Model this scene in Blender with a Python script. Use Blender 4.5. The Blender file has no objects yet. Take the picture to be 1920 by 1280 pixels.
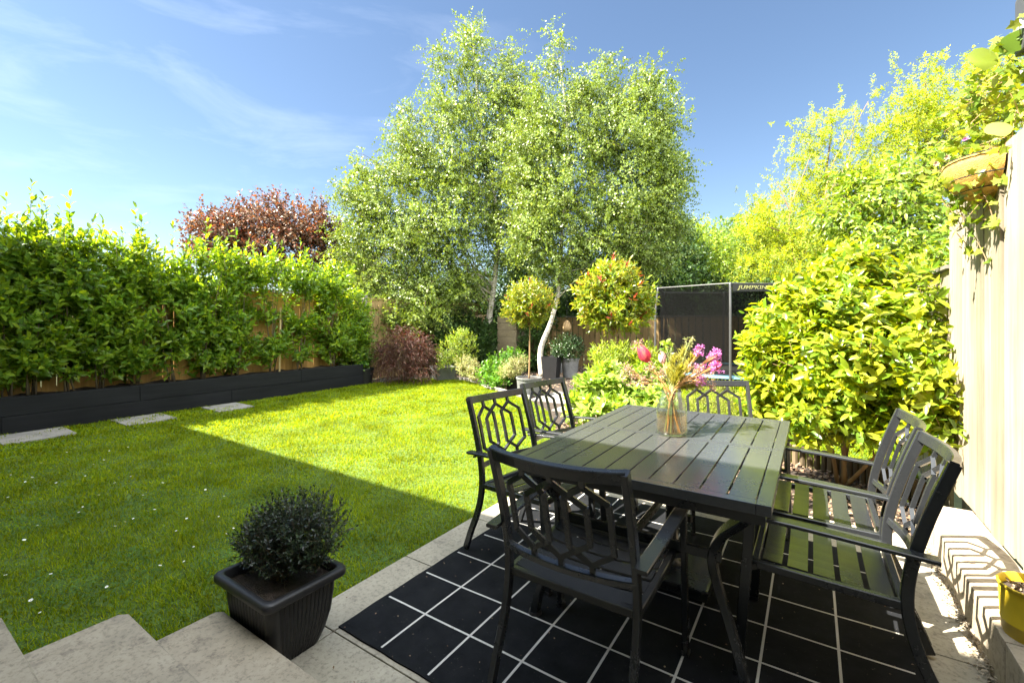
import bpy, bmesh, math, random
import numpy as np
from mathutils import Vector, Matrix
RNG = np.random.default_rng(11); random.seed(11)
R = math.radians
SC = bpy.context.scene
COL = SC.collection

# ------------------------------------------------------------------ camera, light, exposure
H, F, CX, CY, Y0 = 1.305, 850.0, 1.681, -1.216, 602.2
YAW = R(-33.44)
fw = np.array([math.sin(YAW), math.cos(YAW)]); rt = np.array([math.cos(YAW), -math.sin(YAW)])
cam_d = bpy.data.cameras.new('camera'); cam = bpy.data.objects.new('camera', cam_d); COL.objects.link(cam)
cam.location = (CX, CY, H); cam.rotation_euler = (R(90), 0, -YAW)
cam_d.sensor_width = 36; cam_d.lens = 36*F/1920
cam_d.shift_y = (Y0-640)/1920
cam_d.clip_start = 0.02; cam_d.clip_end = 2000
SC.camera = cam

SUN = Vector((.555, .53, -1)).normalized()          # direction the light travels
sd = bpy.data.lights.new('sun', 'SUN'); sd.energy = 5.0; sd.angle = R(.5); sd.color = (1, .93, .79)
so = bpy.data.objects.new('sun', sd); COL.objects.link(so); so.location = (-8, -8, 14)
so.rotation_euler = SUN.to_track_quat('-Z', 'Y').to_euler()
W = bpy.data.worlds.new('World'); SC.world = W; W.use_nodes = True
nt = W.node_tree; nt.nodes.clear()
def N(t, k, **kw):
    n = t.nodes.new(k)
    for a, b in kw.items():
        if a in ('op',): n.operation = b
        else: setattr(n, a, b)
    return n
FILL_CLOUD = (21, 22, 22.5, 1)
wo = N(nt, 'ShaderNodeOutputWorld'); bg = N(nt, 'ShaderNodeBackground'); bg.inputs[1].default_value = .05
sky = N(nt, 'ShaderNodeTexSky', sky_type='NISHITA'); sky.sun_disc = False
sky.sun_elevation = math.asin(-SUN.z); sky.sun_rotation = math.atan2(-SUN.x, -SUN.y)
sky.air_density = 1.0; sky.dust_density = .35; sky.ozone_density = 3.2; sky.altitude = 50
tc = N(nt, 'ShaderNodeTexCoord'); mp = N(nt, 'ShaderNodeMapping')
mp.inputs['Rotation'].default_value = (0, R(12), R(25)); mp.inputs['Scale'].default_value = (1.1, 2.6, 9)
nz = N(nt, 'ShaderNodeTexNoise'); nz.inputs['Scale'].default_value = 1.5; nz.inputs['Detail'].default_value = 7; nz.inputs['Roughness'].default_value = .62; nz.inputs['Distortion'].default_value = .5
cr = N(nt, 'ShaderNodeValToRGB'); cr.color_ramp.elements[0].position = .48; cr.color_ramp.elements[1].position = .95
# wispy cloud only in the western part of the sky (left of the garden)
dp = N(nt, 'ShaderNodeVectorMath', op='DOT_PRODUCT'); dp.inputs[1].default_value = (-.93, .25, .25)
mr = N(nt, 'ShaderNodeMapRange'); mr.inputs[1].default_value = .66; mr.inputs[2].default_value = .93; mr.inputs[4].default_value = .2
ml = N(nt, 'ShaderNodeMath', op='MULTIPLY'); mxc = N(nt, 'ShaderNodeMixRGB'); mxc.inputs[2].default_value = (7.5, 8.0, 8.8, 1)
L = nt.links.new
L(tc.outputs['Generated'], mp.inputs[0]); L(mp.outputs[0], nz.inputs['Vector']); L(nz.outputs[0], cr.inputs[0])
L(tc.outputs['Generated'], dp.inputs[0]); L(dp.outputs['Value'], mr.inputs[0]); L(cr.outputs[0], ml.inputs[0]); L(mr.outputs[0], ml.inputs[1])
tn = N(nt, 'ShaderNodeVectorMath', op='MULTIPLY'); tn.inputs[1].default_value = (.84, .82, .78)
L(sky.outputs[0], tn.inputs[0]); L(ml.outputs[0], mxc.inputs[0]); L(tn.outputs[0], mxc.inputs[1])
# unseen bright cloud, added overhead and behind the view to lift the shade
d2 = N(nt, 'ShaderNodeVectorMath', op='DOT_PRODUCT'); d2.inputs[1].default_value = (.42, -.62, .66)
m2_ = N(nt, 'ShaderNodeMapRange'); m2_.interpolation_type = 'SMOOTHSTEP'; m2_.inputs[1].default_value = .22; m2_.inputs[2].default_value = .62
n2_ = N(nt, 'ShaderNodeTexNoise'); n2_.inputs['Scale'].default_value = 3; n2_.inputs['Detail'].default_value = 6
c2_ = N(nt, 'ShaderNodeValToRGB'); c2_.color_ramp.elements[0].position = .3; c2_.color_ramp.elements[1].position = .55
p2_ = N(nt, 'ShaderNodeMath', op='MULTIPLY'); mx2 = N(nt, 'ShaderNodeMixRGB'); mx2.inputs[2].default_value = FILL_CLOUD
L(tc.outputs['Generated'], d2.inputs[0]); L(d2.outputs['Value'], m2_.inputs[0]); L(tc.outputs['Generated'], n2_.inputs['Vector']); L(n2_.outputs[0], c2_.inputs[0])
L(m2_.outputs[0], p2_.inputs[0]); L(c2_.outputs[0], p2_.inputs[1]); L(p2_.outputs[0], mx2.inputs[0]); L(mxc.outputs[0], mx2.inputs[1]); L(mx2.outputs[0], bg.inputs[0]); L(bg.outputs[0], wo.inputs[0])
SC.view_settings.view_transform = 'Standard'; SC.view_settings.look = 'None'; SC.view_settings.gamma = 1
SC.view_settings.exposure = 2.55
SC.cycles.max_bounces = 8; SC.cycles.transparent_max_bounces = 16; SC.cycles.diffuse_bounces = 4; SC.cycles.glossy_bounces = 3
SC.cycles.transmission_bounces = 8; SC.cycles.caustics_reflective = False; SC.cycles.caustics_refractive = False
SC.cycles.sample_clamp_indirect = 6; SC.cycles.use_denoising = True

# ------------------------------------------------------------------ helpers
def at(px, py, z=0.):
    d = F*(H-z)/(py-Y0); l = (px-960)/F*d
    p = np.array([CX, CY])+fw*d+rt*l
    return np.array([p[0], p[1], z])
def dep(px, py, d):
    l = (px-960)/F*d; p = np.array([CX, CY])+fw*d+rt*l
    return np.array([p[0], p[1], H-(py-Y0)/F*d])
def tag(o, label=None, cat=None, group=None, kind=None):
    if label: o['label'] = label
    if cat: o['category'] = cat
    if group: o['group'] = group
    if kind: o['kind'] = kind
    return o
def empty(name, loc, label, cat, group=None, rz=0):
    o = bpy.data.objects.new(name, None); COL.objects.link(o); o.location = Vector(loc); o.rotation_euler.z = rz
    o.empty_display_size = .1
    return tag(o, label, cat, group)
def link(me, name, mat, parent=None, loc=None, smooth=False):
    """world-space mesh -> object; with a parent its vertices are made local to it"""
    if mat:
        for m in (mat if isinstance(mat, (list, tuple)) else [mat]): me.materials.append(m)
    if smooth: me.polygons.foreach_set('use_smooth', [True]*len(me.polygons))
    o = bpy.data.objects.new(name, me); COL.objects.link(o)
    if parent:
        M = Matrix.Identity(4); q = parent
        while q is not None:
            M = (Matrix.Translation(q.location) @ q.rotation_euler.to_matrix().to_4x4()) @ M; q = q.parent
        me.transform(M.inverted()); o.parent = parent
    elif loc is not None:
        me.transform(Matrix.Translation(-Vector(loc))); o.location = Vector(loc)
    return o
def unit(a): return a/np.maximum(np.linalg.norm(a, axis=-1, keepdims=True), 1e-9)

class MB:
    """collects shapes, builds ONE mesh"""
    def __init__(s): s.v = []; s.f = []
    def add(s, v, f):
        b = len(s.v); s.v += [tuple(map(float, p)) for p in v]; s.f += [tuple(b+i for i in q) for q in f]; return s
    def box(s, a, b, rz=0, c=None):
        x0, y0, z0 = a; x1, y1, z1 = b
        v = [(x0,y0,z0),(x1,y0,z0),(x1,y1,z0),(x0,y1,z0),(x0,y0,z1),(x1,y0,z1),(x1,y1,z1),(x0,y1,z1)]
        if rz:
            cx, cy = c or ((x0+x1)/2, (y0+y1)/2); C_, S_ = math.cos(rz), math.sin(rz)
            v = [(cx+(x-cx)*C_-(y-cy)*S_, cy+(x-cx)*S_+(y-cy)*C_, z) for x, y, z in v]
        return s.add(v, [(0,3,2,1),(4,5,6,7),(0,1,5,4),(1,2,6,5),(2,3,7,6),(3,0,4,7)])
    def bbox(s, a, b, e=.004):
        """box with chamfered edges"""
        bm = bmesh.new(); bmesh.ops.create_cube(bm, size=1)
        for v in bm.verts: v.co = Vector([(a[i]+b[i])/2+v.co[i]*(b[i]-a[i]) for i in range(3)])
        bmesh.ops.bevel(bm, geom=bm.edges[:], offset=e, segments=2, affect='EDGES', profile=.7)
        bm.verts.index_update(); s.add([v.co[:] for v in bm.verts], [[v.index for v in f.verts] for f in bm.faces]); bm.free(); return s
    def sweep(s, pts, w, h, up=(0,0,1), bev=.0, closed=False):
        """rectangular section w (sideways) x h (along 'up') along a polyline"""
        P = [Vector(p) for p in pts]; n = len(P); up = Vector(up)
        ring = [(-w/2,-h/2),(w/2,-h/2),(w/2,h/2),(-w/2,h/2)]
        if bev:
            b = bev; ring = [(-w/2+b,-h/2),(w/2-b,-h/2),(w/2,-h/2+b),(w/2,h/2-b),(w/2-b,h/2),(-w/2+b,h/2),(-w/2,h/2-b),(-w/2,-h/2+b)]
        k = len(ring); v = []
        for i, p in enumerate(P):
            if i == 0: t = P[1]-P[0]; m = 1
            elif i == n-1: t = P[-1]-P[-2]; m = 1
            else:
                a = (P[i]-P[i-1]).normalized(); c = (P[i+1]-P[i]).normalized(); t = a+c; m = 1/max(.5, math.cos(a.angle(c)/2))
            t.normalize(); sd_ = t.cross(up).normalized(); u = sd_.cross(t).normalized()
            bend = m
            for x, y in ring: v.append(p+sd_*x*bend+u*y*(bend if abs(t.dot(up)) > .2 and m > 1 else 1))
        f = [(i*k+j, i*k+(j+1) % k, (i+1)*k+(j+1) % k, (i+1)*k+j) for i in range(n-1) for j in range(k)]
        f += [tuple(range(k-1, -1, -1)), tuple((n-1)*k+j for j in range(k))]
        return s.add(v, f)
    def tube(s, pts, r, k=8, caps=True):
        P = [Vector(p) for p in pts]; n = len(P); r = r if hasattr(r, '__len__') else [r]*n; v = []
        ref = Vector((.3, .1, 1)) if abs((P[-1]-P[0]).normalized().z) < .9 else Vector((1, .1, 0))
        for i, p in enumerate(P):
            t = (P[min(i+1, n-1)]-P[max(i-1, 0)]).normalized(); a = t.cross(ref).normalized(); b = t.cross(a)
            for j in range(k):
                q = 2*math.pi*j/k; v.append(p+(a*math.cos(q)+b*math.sin(q))*r[i])
        f = [(i*k+j, i*k+(j+1) % k, (i+1)*k+(j+1) % k, (i+1)*k+j) for i in range(n-1) for j in range(k)]
        if caps: f += [tuple(range(k-1, -1, -1)), tuple((n-1)*k+j for j in range(k))]
        return s.add(v, f)
    def lathe(s, c, prof, k=32, sx=1, sy=1, close=False):
        v = [(c[0]+r*sx*math.cos(2*math.pi*j/k), c[1]+r*sy*math.sin(2*math.pi*j/k), c[2]+z) for r, z in prof for j in range(k)]
        n = len(prof); f = [(i*k+j, i*k+(j+1) % k, (i+1)*k+(j+1) % k, (i+1)*k+j) for i in range(n-1) for j in range(k)]
        if close: f += [tuple(range(k-1, -1, -1)), tuple((n-1)*k+j for j in range(k))]
        return s.add(v, f)
    def poly(s, pts, z):
        return s.add([(p[0], p[1], z) for p in pts], [tuple(range(len(pts)))])
    def mesh(s, name):
        me = bpy.data.meshes.new(name); me.from_pydata(s.v, [], s.f); me.update(); return me
    def build(s, name, mat, parent=None, loc=None, smooth=False):
        return link(s.mesh(name), name, mat, parent, loc, smooth)
def smooth_by_angle(o, a=40):
    me = o.data; me.polygons.foreach_set('use_smooth', [True]*len(me.polygons))
    bm = bmesh.new(); bm.from_mesh(me)
    for e in bm.edges:
        if len(e.link_faces) == 2 and e.calc_face_angle(0) > R(a): e.smooth = False
    bm.to_mesh(me); bm.free()

def np_mesh(name, V, faces_t, nv, n):
    """n copies of a face template over V (n*nv,3)"""
    me = bpy.data.meshes.new(name)
    tot = [len(f) for f in faces_t]; idx = np.concatenate([np.array(f) for f in faces_t]); k = len(idx)
    loops = (idx[None, :]+np.arange(n)[:, None]*nv).ravel()
    st = np.concatenate([[0], np.cumsum(tot)[:-1]]); starts = (st[None, :]+np.arange(n)[:, None]*k).ravel()
    me.vertices.add(len(V)); me.vertices.foreach_set('co', V.astype(np.float32).ravel())
    me.loops.add(len(loops)); me.loops.foreach_set('vertex_index', loops.astype(np.int32))
    me.polygons.add(len(starts)); me.polygons.foreach_set('loop_start', starts.astype(np.int32))
    me.update(calc_edges=True); me.validate(); return me
TEMPL = {
 'q': ([(0,0,0),(.45,.5,.07),(1,0,-.06),(.45,-.5,.07)], [(0,3,2,1)]),
 'm': ([(0,0,0),(.4,.5,.08),(1,0,-.12),(.4,-.5,.08),(.45,0,0)], [(0,4,1),(0,3,4),(4,2,1),(3,2,4)]),
 'b': ([(0,0,0),(.28,.42,.06),(.28,0,0),(.28,-.42,.06),(.68,.4,.03),(.68,0,-.03),(.68,-.4,.03),(1,0,-.13)],
       [(0,2,1),(0,3,2),(2,5,4,1),(3,6,5,2),(5,7,4),(6,7,5)]),
 'ivy': ([(0,0,0),(-.12,.42,.03),(.28,.3,.02),(.5,.5,.05),(.62,.2,0),(1,0,-.08),(.62,-.2,0),(.5,-.5,.05),(.28,-.3,.02),(-.12,-.42,.03),(.35,0,-.03)],
       [(0,10,2,1),(10,4,3,2),(10,5,4),(10,6,5),(10,8,7,6),(0,9,8,10)]),
 'r': ([(0,0,0)]+[(.5-.52*math.cos(a), .56*math.sin(a)*(1+.08*math.cos(5*a)), .05*math.cos(3*a)) for a in [R(40+i*25.45) for i in range(12)]], [(0,i+2,i+1) for i in range(11)]),
 'blade': ([(0,-.5,0),(0,.5,0),(.55,.36,.06),(.55,-.36,.06),(1,0,.3)], [(0,1,2,3),(3,2,4)]),
}
def leaf_mesh(P, D, Nn, Ln, Wd, t='q'):
    tv, tf = TEMPL[t]; tv = np.array(tv); n = len(P)
    D = unit(D); S = unit(np.cross(D, Nn)); Nn = np.cross(S, D)
    V = P[:, None, :]+D[:, None, :]*(tv[None, :, 0:1]*Ln[:, None, None])+S[:, None, :]*(tv[None, :, 1:2]*Wd[:, None, None])+Nn[:, None, :]*(tv[None, :, 2:3]*Ln[:, None, None])
    return np_mesh('leaves', V.reshape(-1, 3), tf, len(tv), n)
def rnd(n, s=1.): return RNG.normal(size=(n, 3))*s
def shoots(B, U, LL, m, ll, lw, spread=(75, 30), droop=.0, sag=0., t0=.12, jit=.25, tip=0):
    """leaves spiralling along n shoots; returns leaf arrays"""
    n = len(B); U = unit(U); t = np.tile(np.linspace(t0, 1, m), n); i = np.repeat(np.arange(n), m)
    pos = B[i]+U[i]*(t*LL[i])[:, None]; pos[:, 2] -= sag*(t**2)*LL[i]
    Ut = U[i].copy(); Ut[:, 2] -= 2*sag*t; Ut = unit(Ut)
    ref = np.where(np.abs(Ut[:, 2:3]) > .85, np.array([[1., 0, 0]]), np.array([[0, 0, 1.]]))
    a = unit(np.cross(Ut, ref)); b = np.cross(Ut, a)
    az = 2.4*np.tile(np.arange(m), n)+np.repeat(RNG.uniform(0, 6.28, n), m)+RNG.normal(size=n*m)*.3
    perp = a*np.cos(az)[:, None]+b*np.sin(az)[:, None]
    an = np.radians(spread[0]+(spread[1]-spread[0])*t+RNG.normal(size=n*m)*10)[:, None]
    D = Ut*np.cos(an)+perp*np.sin(an)+rnd(n*m, jit*.4); D[:, 2] -= droop
    Nn = Ut*np.sin(an)-perp*np.cos(an)+rnd(n*m, jit)
    Ln = ll*RNG.uniform(.55, 1.2, n*m)*(1-.25*t); return pos, D, Nn, Ln, Ln*lw/ll
def twig_mesh(mb, B, U, LL, r, sag=0., k=3):
    U = unit(U)
    for b, u, l in zip(B, U, LL):
        p = [b, b+u*l*.5-np.array([0, 0, sag*l*.25]), b+u*l*.97-np.array([0, 0, sag*l*.94])]
        mb.tube(p, [r, r*.75, r*.4], k, caps=False)
def lobe_pts(lobes, n, shell=.5):
    """points in a union of ellipsoids (c, (rx,ry,rz)); returns pts and outward dirs"""
    vol = np.array([l[1][0]*l[1][1]*l[1][2] for l in lobes])**.75; k = RNG.choice(len(lobes), n, p=vol/vol.sum())
    c = np.array([l[0] for l in lobes])[k]; r = np.array([l[1] for l in lobes])[k]
    d = unit(rnd(n)); rad = RNG.uniform(0, 1, n)**(shell*.5)
    return c+d*r*rad[:, None], unit(d/r)

# ------------------------------------------------------------------ materials
def new_mat(name):
    m = bpy.data.materials.new(name); m.use_nodes = True; t = m.node_tree
    return m, t, t.nodes['Principled BSDF'], t.nodes['Material Output']
def ramp(t, stops):
    r = N(t, 'ShaderNodeValToRGB'); e = r.color_ramp.elements
    while len(e) < len(stops): e.new(.5)
    for x, (p, c) in zip(e, stops): x.position = p; x.color = (*c, 1)
    return r
def noise(t, scale, detail=4, rough=.55, coord='Object', vec=None):
    n = N(t, 'ShaderNodeTexNoise'); n.inputs['Scale'].default_value = scale; n.inputs['Detail'].default_value = detail; n.inputs['Roughness'].default_value = rough
    if vec is None: vec = N(t, 'ShaderNodeTexCoord').outputs[coord]
    t.links.new(vec, n.inputs['Vector']); return n
def mapping(t, scale, coord='Object', rot=(0, 0, 0)):
    c = N(t, 'ShaderNodeTexCoord'); m = N(t, 'ShaderNodeMapping'); m.inputs['Scale'].default_value = scale; m.inputs['Rotation'].default_value = rot
    t.links.new(c.outputs[coord], m.inputs[0]); return m.outputs[0]
def bump(t, bs, hsock, strength=.3, dist=.01):
    b = N(t, 'ShaderNodeBump'); b.inputs['Strength'].default_value = strength; b.inputs['Distance'].default_value = dist
    t.links.new(hsock, b.inputs['Height']); t.links.new(b.outputs[0], bs.inputs['Normal']); return b
def leaf_mat(name, cols, rough=.42, trans=.4, tcol=None, spec=.4):
    m, t, bs, out = new_mat(name); g = N(t, 'ShaderNodeNewGeometry')
    r = ramp(t, [(i/(len(cols)-1), c) for i, c in enumerate(cols)]); t.links.new(g.outputs['Random Per Island'], r.inputs[0])
    nz_ = noise(t, 2.2, 2, .5); mr_ = N(t, 'ShaderNodeMapRange'); mr_.inputs[1].default_value = .3; mr_.inputs[2].default_value = .7; mr_.inputs[3].default_value = .72; mr_.inputs[4].default_value = 1.25
    t.links.new(nz_.outputs[0], mr_.inputs[0])
    mu = N(t, 'ShaderNodeVectorMath', op='SCALE'); t.links.new(r.outputs[0], mu.inputs[0]); t.links.new(mr_.outputs[0], mu.inputs['Scale'])
    t.links.new(mu.outputs[0], bs.inputs['Base Color']); bs.inputs['Roughness'].default_value = rough; bs.inputs['Specular IOR Level'].default_value = spec
    tr = N(t, 'ShaderNodeBsdfTranslucent'); k = tcol or (1.5, 1.45, .5)
    m2 = N(t, 'ShaderNodeVectorMath', op='MULTIPLY'); t.links.new(mu.outputs[0], m2.inputs[0]); m2.inputs[1].default_value = k
    t.links.new(m2.outputs[0], tr.inputs[0])
    mx = N(t, 'ShaderNodeMixShader'); mx.inputs[0].default_value = trans
    t.links.new(bs.outputs[0], mx.inputs[1]); t.links.new(tr.outputs[0], mx.inputs[2]); t.links.new(mx.outputs[0], out.inputs[0]); return m
def solid(name, col, rough=.6, metal=0, spec=.5, nscale=8, var=.25, bstr=.15, bdist=.003, detail=5):
    m, t, bs, out = new_mat(name); n = noise(t, nscale, detail)
    r = ramp(t, [(.3, tuple(c*(1-var) for c in col)), (.7, tuple(min(1, c*(1+var)) for c in col))]); t.links.new(n.outputs[0], r.inputs[0])
    t.links.new(r.outputs[0], bs.inputs['Base Color']); bs.inputs['Roughness'].default_value = rough; bs.inputs['Metallic'].default_value = metal
    bs.inputs['Specular IOR Level'].default_value = spec
    if bstr: bump(t, bs, noise(t, nscale*6, 4).outputs[0], bstr, bdist)
    return m
def wood(name, c1, c2, axis='Z', rough=.75, fine=30, knots=True):
    """grain runs along axis; each board (mesh island) gets its own tone"""
    m, t, bs, out = new_mat(name); s = [fine]*3; s['XYZ'.index(axis)] = 1.3
    g = N(t, 'ShaderNodeNewGeometry'); cmb = N(t, 'ShaderNodeVectorMath', op='ADD'); co = N(t, 'ShaderNodeTexCoord')
    sc_ = N(t, 'ShaderNodeMath', op='MULTIPLY'); sc_.inputs[1].default_value = 37.; t.links.new(g.outputs['Random Per Island'], sc_.inputs[0])
    t.links.new(co.outputs['Object'], cmb.inputs[0]); t.links.new(sc_.outputs[0], cmb.inputs[1])
    mp_ = N(t, 'ShaderNodeMapping'); mp_.inputs['Scale'].default_value = s; t.links.new(cmb.outputs[0], mp_.inputs[0])
    n = noise(t, 1., 6, .65, vec=mp_.outputs[0]); r = ramp(t, [(.28, c1), (.72, c2)]); t.links.new(n.outputs[0], r.inputs[0])
    mr_ = N(t, 'ShaderNodeMapRange'); mr_.inputs[3].default_value = .78; mr_.inputs[4].default_value = 1.18; t.links.new(g.outputs['Random Per Island'], mr_.inputs[0])
    big = noise(t, 1.7, 3); mb_ = N(t, 'ShaderNodeMapRange'); mb_.inputs[1].default_value = .3; mb_.inputs[2].default_value = .7; mb_.inputs[3].default_value = .8; mb_.inputs[4].default_value = 1.1
    t.links.new(big.outputs[0], mb_.inputs[0]); mm = N(t, 'ShaderNodeMath', op='MULTIPLY'); t.links.new(mr_.outputs[0], mm.inputs[0]); t.links.new(mb_.outputs[0], mm.inputs[1])
    mu = N(t, 'ShaderNodeVectorMath', op='SCALE'); t.links.new(r.outputs[0], mu.inputs[0]); t.links.new(mm.outputs[0], mu.inputs['Scale'])
    t.links.new(mu.outputs[0], bs.inputs['Base Color']); bs.inputs['Roughness'].default_value = rough; bs.inputs['Specular IOR Level'].default_value = .25
    bump(t, bs, n.outputs[0], .35, .002); return m
def stone(name, base, dark, light, scale=3., spots=True):
    m, t, bs, out = new_mat(name)
    a = noise(t, scale, 8, .7); b = noise(t, scale*14, 5, .7); c = noise(t, scale*2.3, 6, .75)
    r = ramp(t, [(.3, dark), (.5, base), (.72, light)]); t.links.new(a.outputs[0], r.inputs[0])
    r2 = ramp(t, [(.34, (.38, .38, .39)), (.50, (1, 1, 1))]); t.links.new(b.outputs[0], r2.inputs[0])
    r3 = ramp(t, [(.36, (.5, .5, .53)), (.45, (1, 1, 1))]); t.links.new(c.outputs[0], r3.inputs[0])
    m1 = N(t, 'ShaderNodeMixRGB', blend_type='MULTIPLY'); m1.inputs[0].default_value = .6; t.links.new(r.outputs[0], m1.inputs[1]); t.links.new(r2.outputs[0], m1.inputs[2])
    m2 = N(t, 'ShaderNodeMixRGB', blend_type='MULTIPLY'); m2.inputs[0].default_value = .55; t.links.new(m1.outputs[0], m2.inputs[1]); t.links.new(r3.outputs[0], m2.inputs[2])
    t.links.new(m2.outputs[0], bs.inputs['Base Color']); bs.inputs['Roughness'].default_value = .85; bs.inputs['Specular IOR Level'].default_value = .25
    bump(t, bs, b.outputs[0], .5, .003); return m

M = {}
M['grass'] = leaf_mat('grass_blade', [(.088,.17,.005), (.162,.25,.006), (.285,.34,.009), (.12,.21,.005)], .6, .45, (1.75, 1.3, .2), .10)
M['turf'] = solid('turf_soil', (.07,.12,.014), .95, nscale=25, var=.4, bstr=.6, bdist=.01)
M['soil'] = solid('soil', (.055,.04,.03), .95, nscale=30, var=.5, bstr=.9, bdist=.02)
M['ground'] = solid('ground_earth', (.06,.075,.025), .95, nscale=3, var=.4, bstr=.3, bdist=.02)
M['concrete'] = stone('concrete', (.37,.335,.265), (.28,.255,.205), (.45,.41,.33), 4.)
M['stone'] = stone('sandstone_steps', (.37,.32,.245), (.27,.24,.19), (.44,.385,.30), 5.)
M['slab'] = stone('grey_slab', (.30,.28,.26), (.22,.21,.19), (.38,.35,.31), 5.)
M['kerb'] = stone('kerb_block', (.44,.37,.28), (.33,.28,.21), (.52,.45,.35), 2.5)
M['white_board'] = wood('pale_board', (.27,.225,.16), (.44,.38,.285), 'Z', .75, 22)
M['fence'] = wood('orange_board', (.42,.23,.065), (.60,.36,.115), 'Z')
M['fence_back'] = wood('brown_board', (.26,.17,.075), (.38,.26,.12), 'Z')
M['post'] = wood('grey_post', (.16,.15,.13), (.26,.24,.21), 'Z')
M['sleeper'] = wood('black_sleeper', (.004,.0045,.006), (.013,.014,.016), 'Y', .7, 18)
M['log'] = wood('log_edging', (.10,.075,.045), (.17,.13,.08), 'Z')
M['metal'] = solid('dark_metal', (.023,.025,.028), .26, 0, .6, 60, .08, .012, .0003)
def scuff(m):
    t = m.node_tree; bs = t.nodes['Principled BSDF']; n = noise(t, 3.5, 8, .7); r = N(t, 'ShaderNodeMapRange'); r.inputs[1].default_value = .35; r.inputs[2].default_value = .7; r.inputs[3].default_value = .21; r.inputs[4].default_value = .31
    t.links.new(n.outputs[0], r.inputs[0]); t.links.new(r.outputs[0], bs.inputs['Roughness']); bs.inputs['Coat Weight'].default_value = .15; bs.inputs['Coat Roughness'].default_value = .18
M['table_metal'] = solid('table_metal', (.046,.049,.053), .24, 0, .7, 60, .08, .012, .0003)
scuff(M['metal']); scuff(M['table_metal'])
M['pot_black'] = solid('black_plastic', (.018,.018,.02), .45, 0, .5, 40, .2, .08, .001)
M['pot_grey'] = stone('grey_pot', (.24,.245,.25), (.17,.175,.18), (.31,.315,.32), 6.)
M['pot_lead'] = stone('lead_pot', (.16,.165,.165), (.11,.115,.115), (.21,.215,.21), 6.)
M['yellow'] = solid('yellow_enamel', (.72,.52,.03), .35, 0, .5, 12, .08, .05, .001)
M['birch'] = None
M['bark'] = wood('bark', (.10,.07,.045), (.20,.145,.09), 'Z', .9)
M['bark_tan'] = wood('tan_bark', (.27,.17,.085), (.42,.28,.15), 'Z', .85)
M['cane'] = wood('cane', (.40,.30,.14), (.52,.40,.20), 'Z')
M['twig'] = solid('twig', (.12,.09,.05), .8, nscale=20)
M['twig_red'] = solid('red_twig', (.16,.08,.05), .8, nscale=20)
M['laurel'] = leaf_mat('laurel_leaf', [(.08,.17,.022), (.13,.24,.026), (.20,.32,.03), (.30,.40,.04)], .33, .52, (1.9, 1.6, .25), .5)
M['birch_leaf'] = leaf_mat('birch_leaf', [(.11,.17,.03), (.16,.23,.038), (.22,.30,.052), (.30,.37,.09)], .36, .33, (1.4, 1.3, .35), .5)
M['purple'] = leaf_mat('purple_acer', [(.035,.014,.014), (.07,.024,.02), (.12,.045,.03), (.06,.03,.02)], .45, .3, (1.8, .9, .6))
M['red'] = leaf_mat('red_maple', [(.05,.03,.02), (.09,.05,.032), (.14,.085,.045), (.21,.13,.065), (.27,.06,.04)], .4, .35, (1.6, 1.0, .6))
M['camellia'] = leaf_mat('camellia_leaf', [(.10,.20,.016), (.20,.31,.02), (.33,.40,.028), (.43,.46,.04)], .3, .45, (1.5, 1.3, .2), .5)
M['rhodo'] = leaf_mat('rhododendron_leaf', [(.12,.22,.03), (.20,.32,.04), (.30,.40,.06), (.38,.46,.09)], .36, .36, (1.5, 1.4, .4), .5)
M['photinia'] = leaf_mat('photinia_leaf', [(.10,.19,.018), (.17,.26,.02), (.26,.33,.028), (.31,.36,.03), (.34,.27,.035)], .3, .42, (1.5, 1.25, .3), .5)
M['redtip'] = leaf_mat('red_tip_leaf', [(.35,.07,.04), (.45,.12,.07)], .35, .45, (1.4, .9, .6))
M['robinia'] = leaf_mat('robinia_leaf', [(.17,.28,.02), (.27,.37,.025), (.38,.45,.035), (.46,.44,.05)], .5, .5, (1.5, 1.35, .3))
M['prunus'] = leaf_mat('prunus_leaf', [(.09,.18,.02), (.17,.28,.028), (.27,.37,.04), (.36,.43,.06)], .38, .45, (1.6, 1.4, .3), .5)
M['darktree'] = leaf_mat('dark_tree_leaf', [(.025,.06,.014), (.045,.10,.02), (.08,.15,.025)], .45, .3, (1.5, 1.4, .5))
M['box'] = leaf_mat('box_leaf', [(.02,.055,.014), (.035,.085,.02), (.06,.12,.03)], .25, .22, (1.4, 1.4, .5), .6)
M['hydr'] = leaf_mat('hydrangea_leaf', [(.06,.16,.02), (.10,.23,.025), (.16,.30,.04)], .4, .4, (1.5, 1.4, .3))
M['varieg'] = leaf_mat('variegated_leaf', [(.22,.28,.08), (.34,.38,.14), (.44,.44,.22), (.48,.34,.20)], .5, .35, (1.2, 1.15, .6))
M['hebe'] = leaf_mat('hebe_leaf', [(.009,.017,.011), (.016,.030,.017), (.028,.048,.022), (.05,.08,.03)], .35, .2, (1.3, 1.3, .7), .6)
M['ivy'] = leaf_mat('ivy_leaf', [(.10,.19,.02), (.19,.28,.03), (.30,.38,.05), (.42,.46,.10)], .35, .42, (1.5, 1.3, .25))
M['lime'] = leaf_mat('lime_leaf', [(.16,.25,.02), (.26,.34,.03), (.34,.40,.04)], .5, .4, (1.4, 1.3, .3))
M['stem_green'] = leaf_mat('green_stem', [(.16,.20,.06), (.24,.26,.09)], .5, .1)
M['brown_stem'] = solid('brown_stem', (.45,.24,.07), .6, nscale=30)
M['pink'] = leaf_mat('pink_bract', [(.62,.05,.11), (.75,.12,.18), (.72,.22,.16)], .45, .35, (1.1, .9, .8))
M['palepink'] = leaf_mat('pale_bract', [(.80,.55,.58), (.85,.72,.70)], .45, .35, (1.1, 1, 1))
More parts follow.
